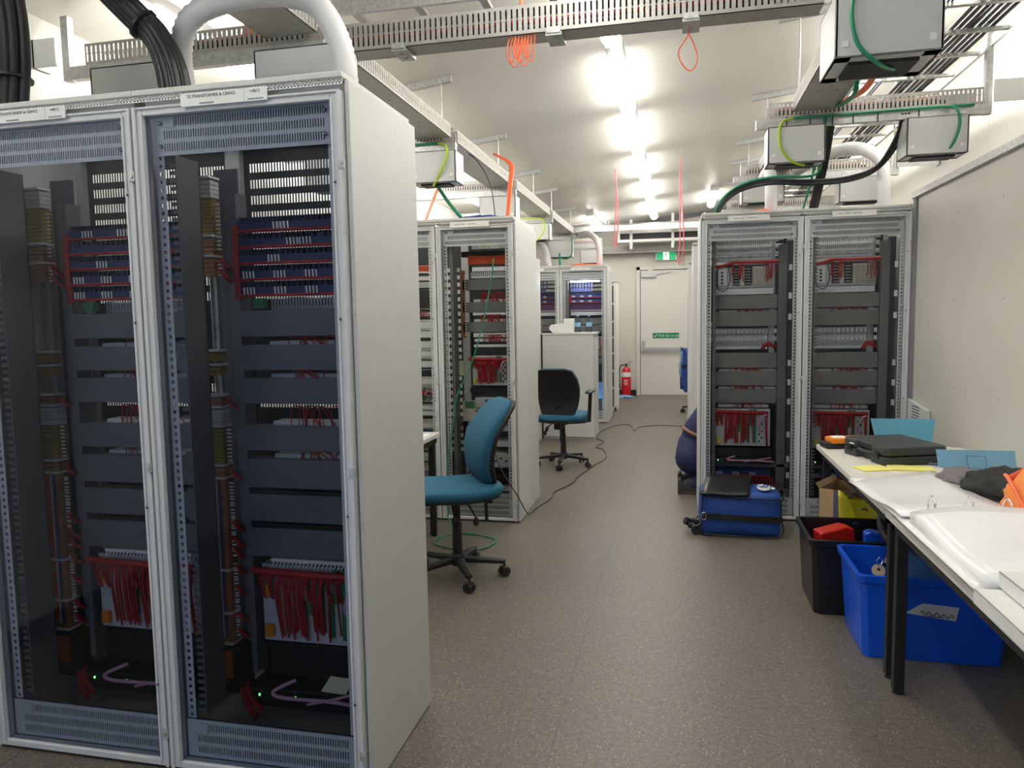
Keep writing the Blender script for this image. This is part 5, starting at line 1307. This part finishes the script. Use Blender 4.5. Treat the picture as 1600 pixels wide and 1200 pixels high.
lump('blue_cloth', 'clearblue', (-.96, 13.75, 0), (.17, .10, .035), 1.0, .5)
tag(bpy.data.objects['blue_cloth'], 'small crumpled bright blue plastic in front of the extinguisher', 'cloth')
b = MB(); b.tube([(-.93, 14.2, .66), (-.86, 14.15, .65), (-.84, 14.15, .63)], .008, n=6, smooth=2); tag(b.build('wall_hook', 'galv'), 'metal hook on the wall above the extinguisher', 'hook')

# ------------------------------------------------------------ cables above cabinets and on the floor
def cable(pts, r, m_, label, name='cable', n=6, smooth=6):
    b = MB(); b.tube(pts, r, n=n, smooth=smooth); return tag(b.build(name, m_), label, 'cable')
# green cable from the big box
cable([(.60, 2.92, 2.66), (.60, 2.915, 2.60), (.595, 2.91, 2.53), (.615, 2.91, 2.44), (.665, 2.92, 2.385), (.73, 3.0, 2.375), (.78, 3.08, 2.39)], .0075, 'greencab', 'green cable looping down the face of the big grey box', 'earth_cable')
cable([(-2.6, 5.035, 2.715), (-1.72, 5.035, 2.715), (-1.62, 5.03, 2.71)], .009, 'greencab', 'green cable along the channel over the middle left cabinets', 'earth_cable')
cable([(-1.62, 5.02, 2.71), (-1.56, 4.985, 2.68), (-1.555, 4.965, 2.6), (-1.60, 4.965, 2.5), (-1.66, 5.0, 2.42)], .009, 'lime', 'yellow-green cable curving over the left grey box', 'earth_cable')
cable([(-1.65, 5.05, 2.43), (-1.62, 5.2, 2.34), (-1.55, 5.35, 2.22)], .014, 'greencab', 'thick green cable entering the roof of the middle left cabinet', 'earth_cable')
b = MB()
for k in range(4): b.tube([(-1.46+.005*k, 5.95, 2.82), (-1.30+.008*k, 5.8, 2.70), (-1.26+.007*k, 5.6, 2.5), (-1.25+.005*k, 5.45, 2.22)], .007, n=5)
tag(b.build('fibre_bundle', 'orangefib'), 'orange cables curving from the tray onto the middle left cabinet', 'cable')
b = MB()
for k in range(3): b.tube([(-1.80+.004*k, 5.95, 2.76), (-1.85+.005*k, 5.7, 2.55), (-1.90+.005*k, 5.45, 2.22)], .007, n=5)
tag(b.build('fibre_bundle', 'orangefib'), 'orange cables dropping onto the left one of the middle cabinets', 'cable')
cable([(-1.62, 5.6, 2.78), (-1.5, 5.55, 2.7), (-1.38, 5.5, 2.5), (-1.33, 5.45, 2.22)], .004, 'cable', 'thin black wire falling to the middle left cabinet roof')
lump('blue_sheet', 'bagblue', (-1.52, 5.5, 2.219), (.28, .18, .035), 5.0, .5)
tag(bpy.data.objects['blue_sheet'], 'blue wrapping lying on the roof of the middle left cabinet', 'wrapping')
lump('orange_sheet', 'orangefib', (-1.3, 10.75, 2.219), (.30, .15, .03), 6.0, .5)
tag(bpy.data.objects['orange_sheet'], 'orange wrapping lying on the roof of the far cabinet', 'wrapping')
lump('orange_sheet', 'orangefib', (.62, 5.85, 2.219), (.10, .10, .035), 6.5, .4)
tag(bpy.data.objects['orange_sheet.001'], 'orange coil lying on the roof of the first right cabinet', 'coil')
# right side cables
b = MB()
for k, (ox, oz) in enumerate(((0, 0), (.018, .006), (-.018, .006), (.0, .02), (.02, .024))):
    b.tube([(1.35+ox, 5.05, 2.70), (1.345+ox, 5.15, 2.58+oz*.5), (1.26+ox*.6, 5.3, 2.42+oz), (1.10, 5.35, 2.36+oz), (.85, 5.35, 2.35+oz), (.60, 5.4, 2.375+oz), (.42, 5.48, 2.35+oz), (.32, 5.6, 2.29+oz*.6), (.27+ox*.6, 5.72, 2.215)], .0105, n=6)
tag(b.build('cable_bundle', 'cable'), 'black cable bundle swinging from the right tray over to the first right cabinet', 'cables')
cable([(.89, 5.03, 2.70), (.90, 5.2, 2.46), (.86, 5.32, 2.40), (.62, 5.38, 2.415), (.43, 5.45, 2.39), (.31, 5.58, 2.32), (.25, 5.72, 2.215)], .009, 'greencab', 'green cable following the black bundle above the right cabinets', 'earth_cable')
b = MB()
for k in range(5): b.tube([(.925+.012*k, 5.2, 2.72), (.925+.012*k, 5.4, 2.50), (.905+.012*k, 5.65, 2.215)], .008, n=6)
tag(b.build('cable_bundle', 'cable'), 'black cables dropping straight down between the right pair of cabinets', 'cables')
cable([(.89, 5.2, 2.66), (.885, 5.4, 2.44), (.86, 5.66, 2.215)], .008, 'greencab', 'green cable dropping beside the vertical black cables', 'earth_cable')
cable([(1.72-.0, 5.03, 2.715), (1.3, 5.03, 2.715), (.95, 5.03, 2.71), (.80, 5.03, 2.71), (.70, 5.025, 2.71)], .008, 'greencab', 'green cable tied along the right tray channel', 'earth_cable')
cable([(.70, 5.025, 2.71), (.63, 4.99, 2.68), (.61, 4.965, 2.60), (.63, 4.965, 2.50), (.70, 4.98, 2.43), (.77, 5.02, 2.415)], .008, 'lime', 'yellow cable loop over the front-right grey box', 'earth_cable')
cable([(1.55, 5.03, 2.715), (1.61, 4.99, 2.69), (1.625, 4.97, 2.60), (1.60, 4.97, 2.50), (1.56, 5.0, 2.43)], .008, 'greencab', 'green cable loop over the right-hand grey box', 'earth_cable')
b = MB()
for k in range(2): b.tube([(.925+.012*k, 4.4, 2.76), (.94+.012*k, 4.5, 2.70), (.945+.012*k, 4.8, 2.72), (.93+.014*k, 5.04, 2.77)], .008, n=6)
tag(b.build('earth_cable', 'greencab'), 'pair of green cables dropping from the right-hand tray', 'cable')
b = MB()
for k in range(3): b.tube([(.95+.009*k, 3.8, 2.82), (.965+.009*k, 4.1, 2.73), (.985+.009*k, 4.5, 2.71), (.975+.01*k, 5.04, 2.79)], .010, n=6)
tag(b.build('fibre_bundle', 'orangefib'), 'orange cables dropping behind the big grey box at top right', 'cable')
b = MB()
for k in range(4): b.tube([(-1.975+.014*k, 3.6, 3.05), (-1.975+.014*k, 3.3, 2.95), (-1.97+.012*k, 3.18, 2.75)], .010, n=6)
tag(b.build('fibre_bundle', 'orangefib'), 'orange cables dropping into the tray over the nearest cabinets', 'cable')
b = MB()
for x, y in ((.66, 5.04), (.80, 5.04), (.93, 5.04), (1.05, 5.04), (1.19, 5.04), (1.42, 5.04)):
    b.box(x, x+.006, 5.042, 5.047, 2.655, 2.725)
tag(b.build('cable_ties', 'black'), 'black cable ties around the front-right tray channel', 'cable ties')
cable([(-1.56, 11.12, 2.72), (-1.545, 11.1, 2.6), (-1.55, 11.1, 2.44), (-1.62, 11.12, 2.37), (-1.72, 11.15, 2.38)], .009, 'greencab', 'green cable on the small grey box over the far cabinets', 'earth_cable')
cable([(-1.72, 11.0, 2.44), (-1.70, 10.9, 2.35), (-1.68, 10.8, 2.22)], .016, 'greencab', 'green cable dropping onto the far cabinets', 'earth_cable')
cable([(-2.3, 9.0, 2.70), (-1.68, 8.99, 2.70), (-1.60, 8.985, 2.66), (-1.59, 8.98, 2.56), (-1.66, 8.99, 2.46), (-1.70, 9.05, 2.44)], .009, 'lime', 'yellow cable over the grey box above the low cabinet', 'earth_cable')
# green lead hanging down the middle-left cabinet front
cable([(-1.28, 5.16, 1.92), (-1.30, 5.14, 1.75), (-1.36, 5.12, 1.45), (-1.46, 5.12, 1.15), (-1.56, 5.12, .95), (-1.60, 5.1, .70), (-1.63, 5.05, .40), (-1.60, 4.95, .10), (-1.50, 4.85, .01), (-1.36, 4.83, .008)], .0045, 'greencab', 'thin green lead hanging down the front of the middle left cabinet', 'green_lead')
cable([(-1.60+.26*(1+math.cos(a))*.8, 4.66+.18*math.sin(a)+.02*math.cos(3*a), .008) for a in [math.pi*2*i/14 for i in range(15)]], .0045, 'greencab', 'green lead coiled on the floor under the teal chair', 'green_lead')
cable([(-1.30, 5.17, .52), (-1.24, 5.12, .40), (-1.12, 5.10, .22), (-1.10, 5.35, .03), (-1.08, 5.60, .008), (-1.02, 5.95, .008), (-1.03, 6.15, .008), (-.93, 6.5, .008), (-.91, 6.8, .008), (-.82, 7.35, .008), (-.74, 7.75, .008), (-.82, 8.25, .008), (-.92, 8.4, .008), (-.86, 8.75, .008), (-.98, 9.05, .008), (-.97, 9.6, .008), (-.84, 10.1, .008), (-.65, 10.2, .008), (-.55, 9.7, .008), (-.50, 10.0, .008), (-.2, 10.2, .008), (.3, 10.05, .008)], .0045, 'cable', 'thin black lead snaking along the aisle floor to the right cabinets', 'floor_lead')
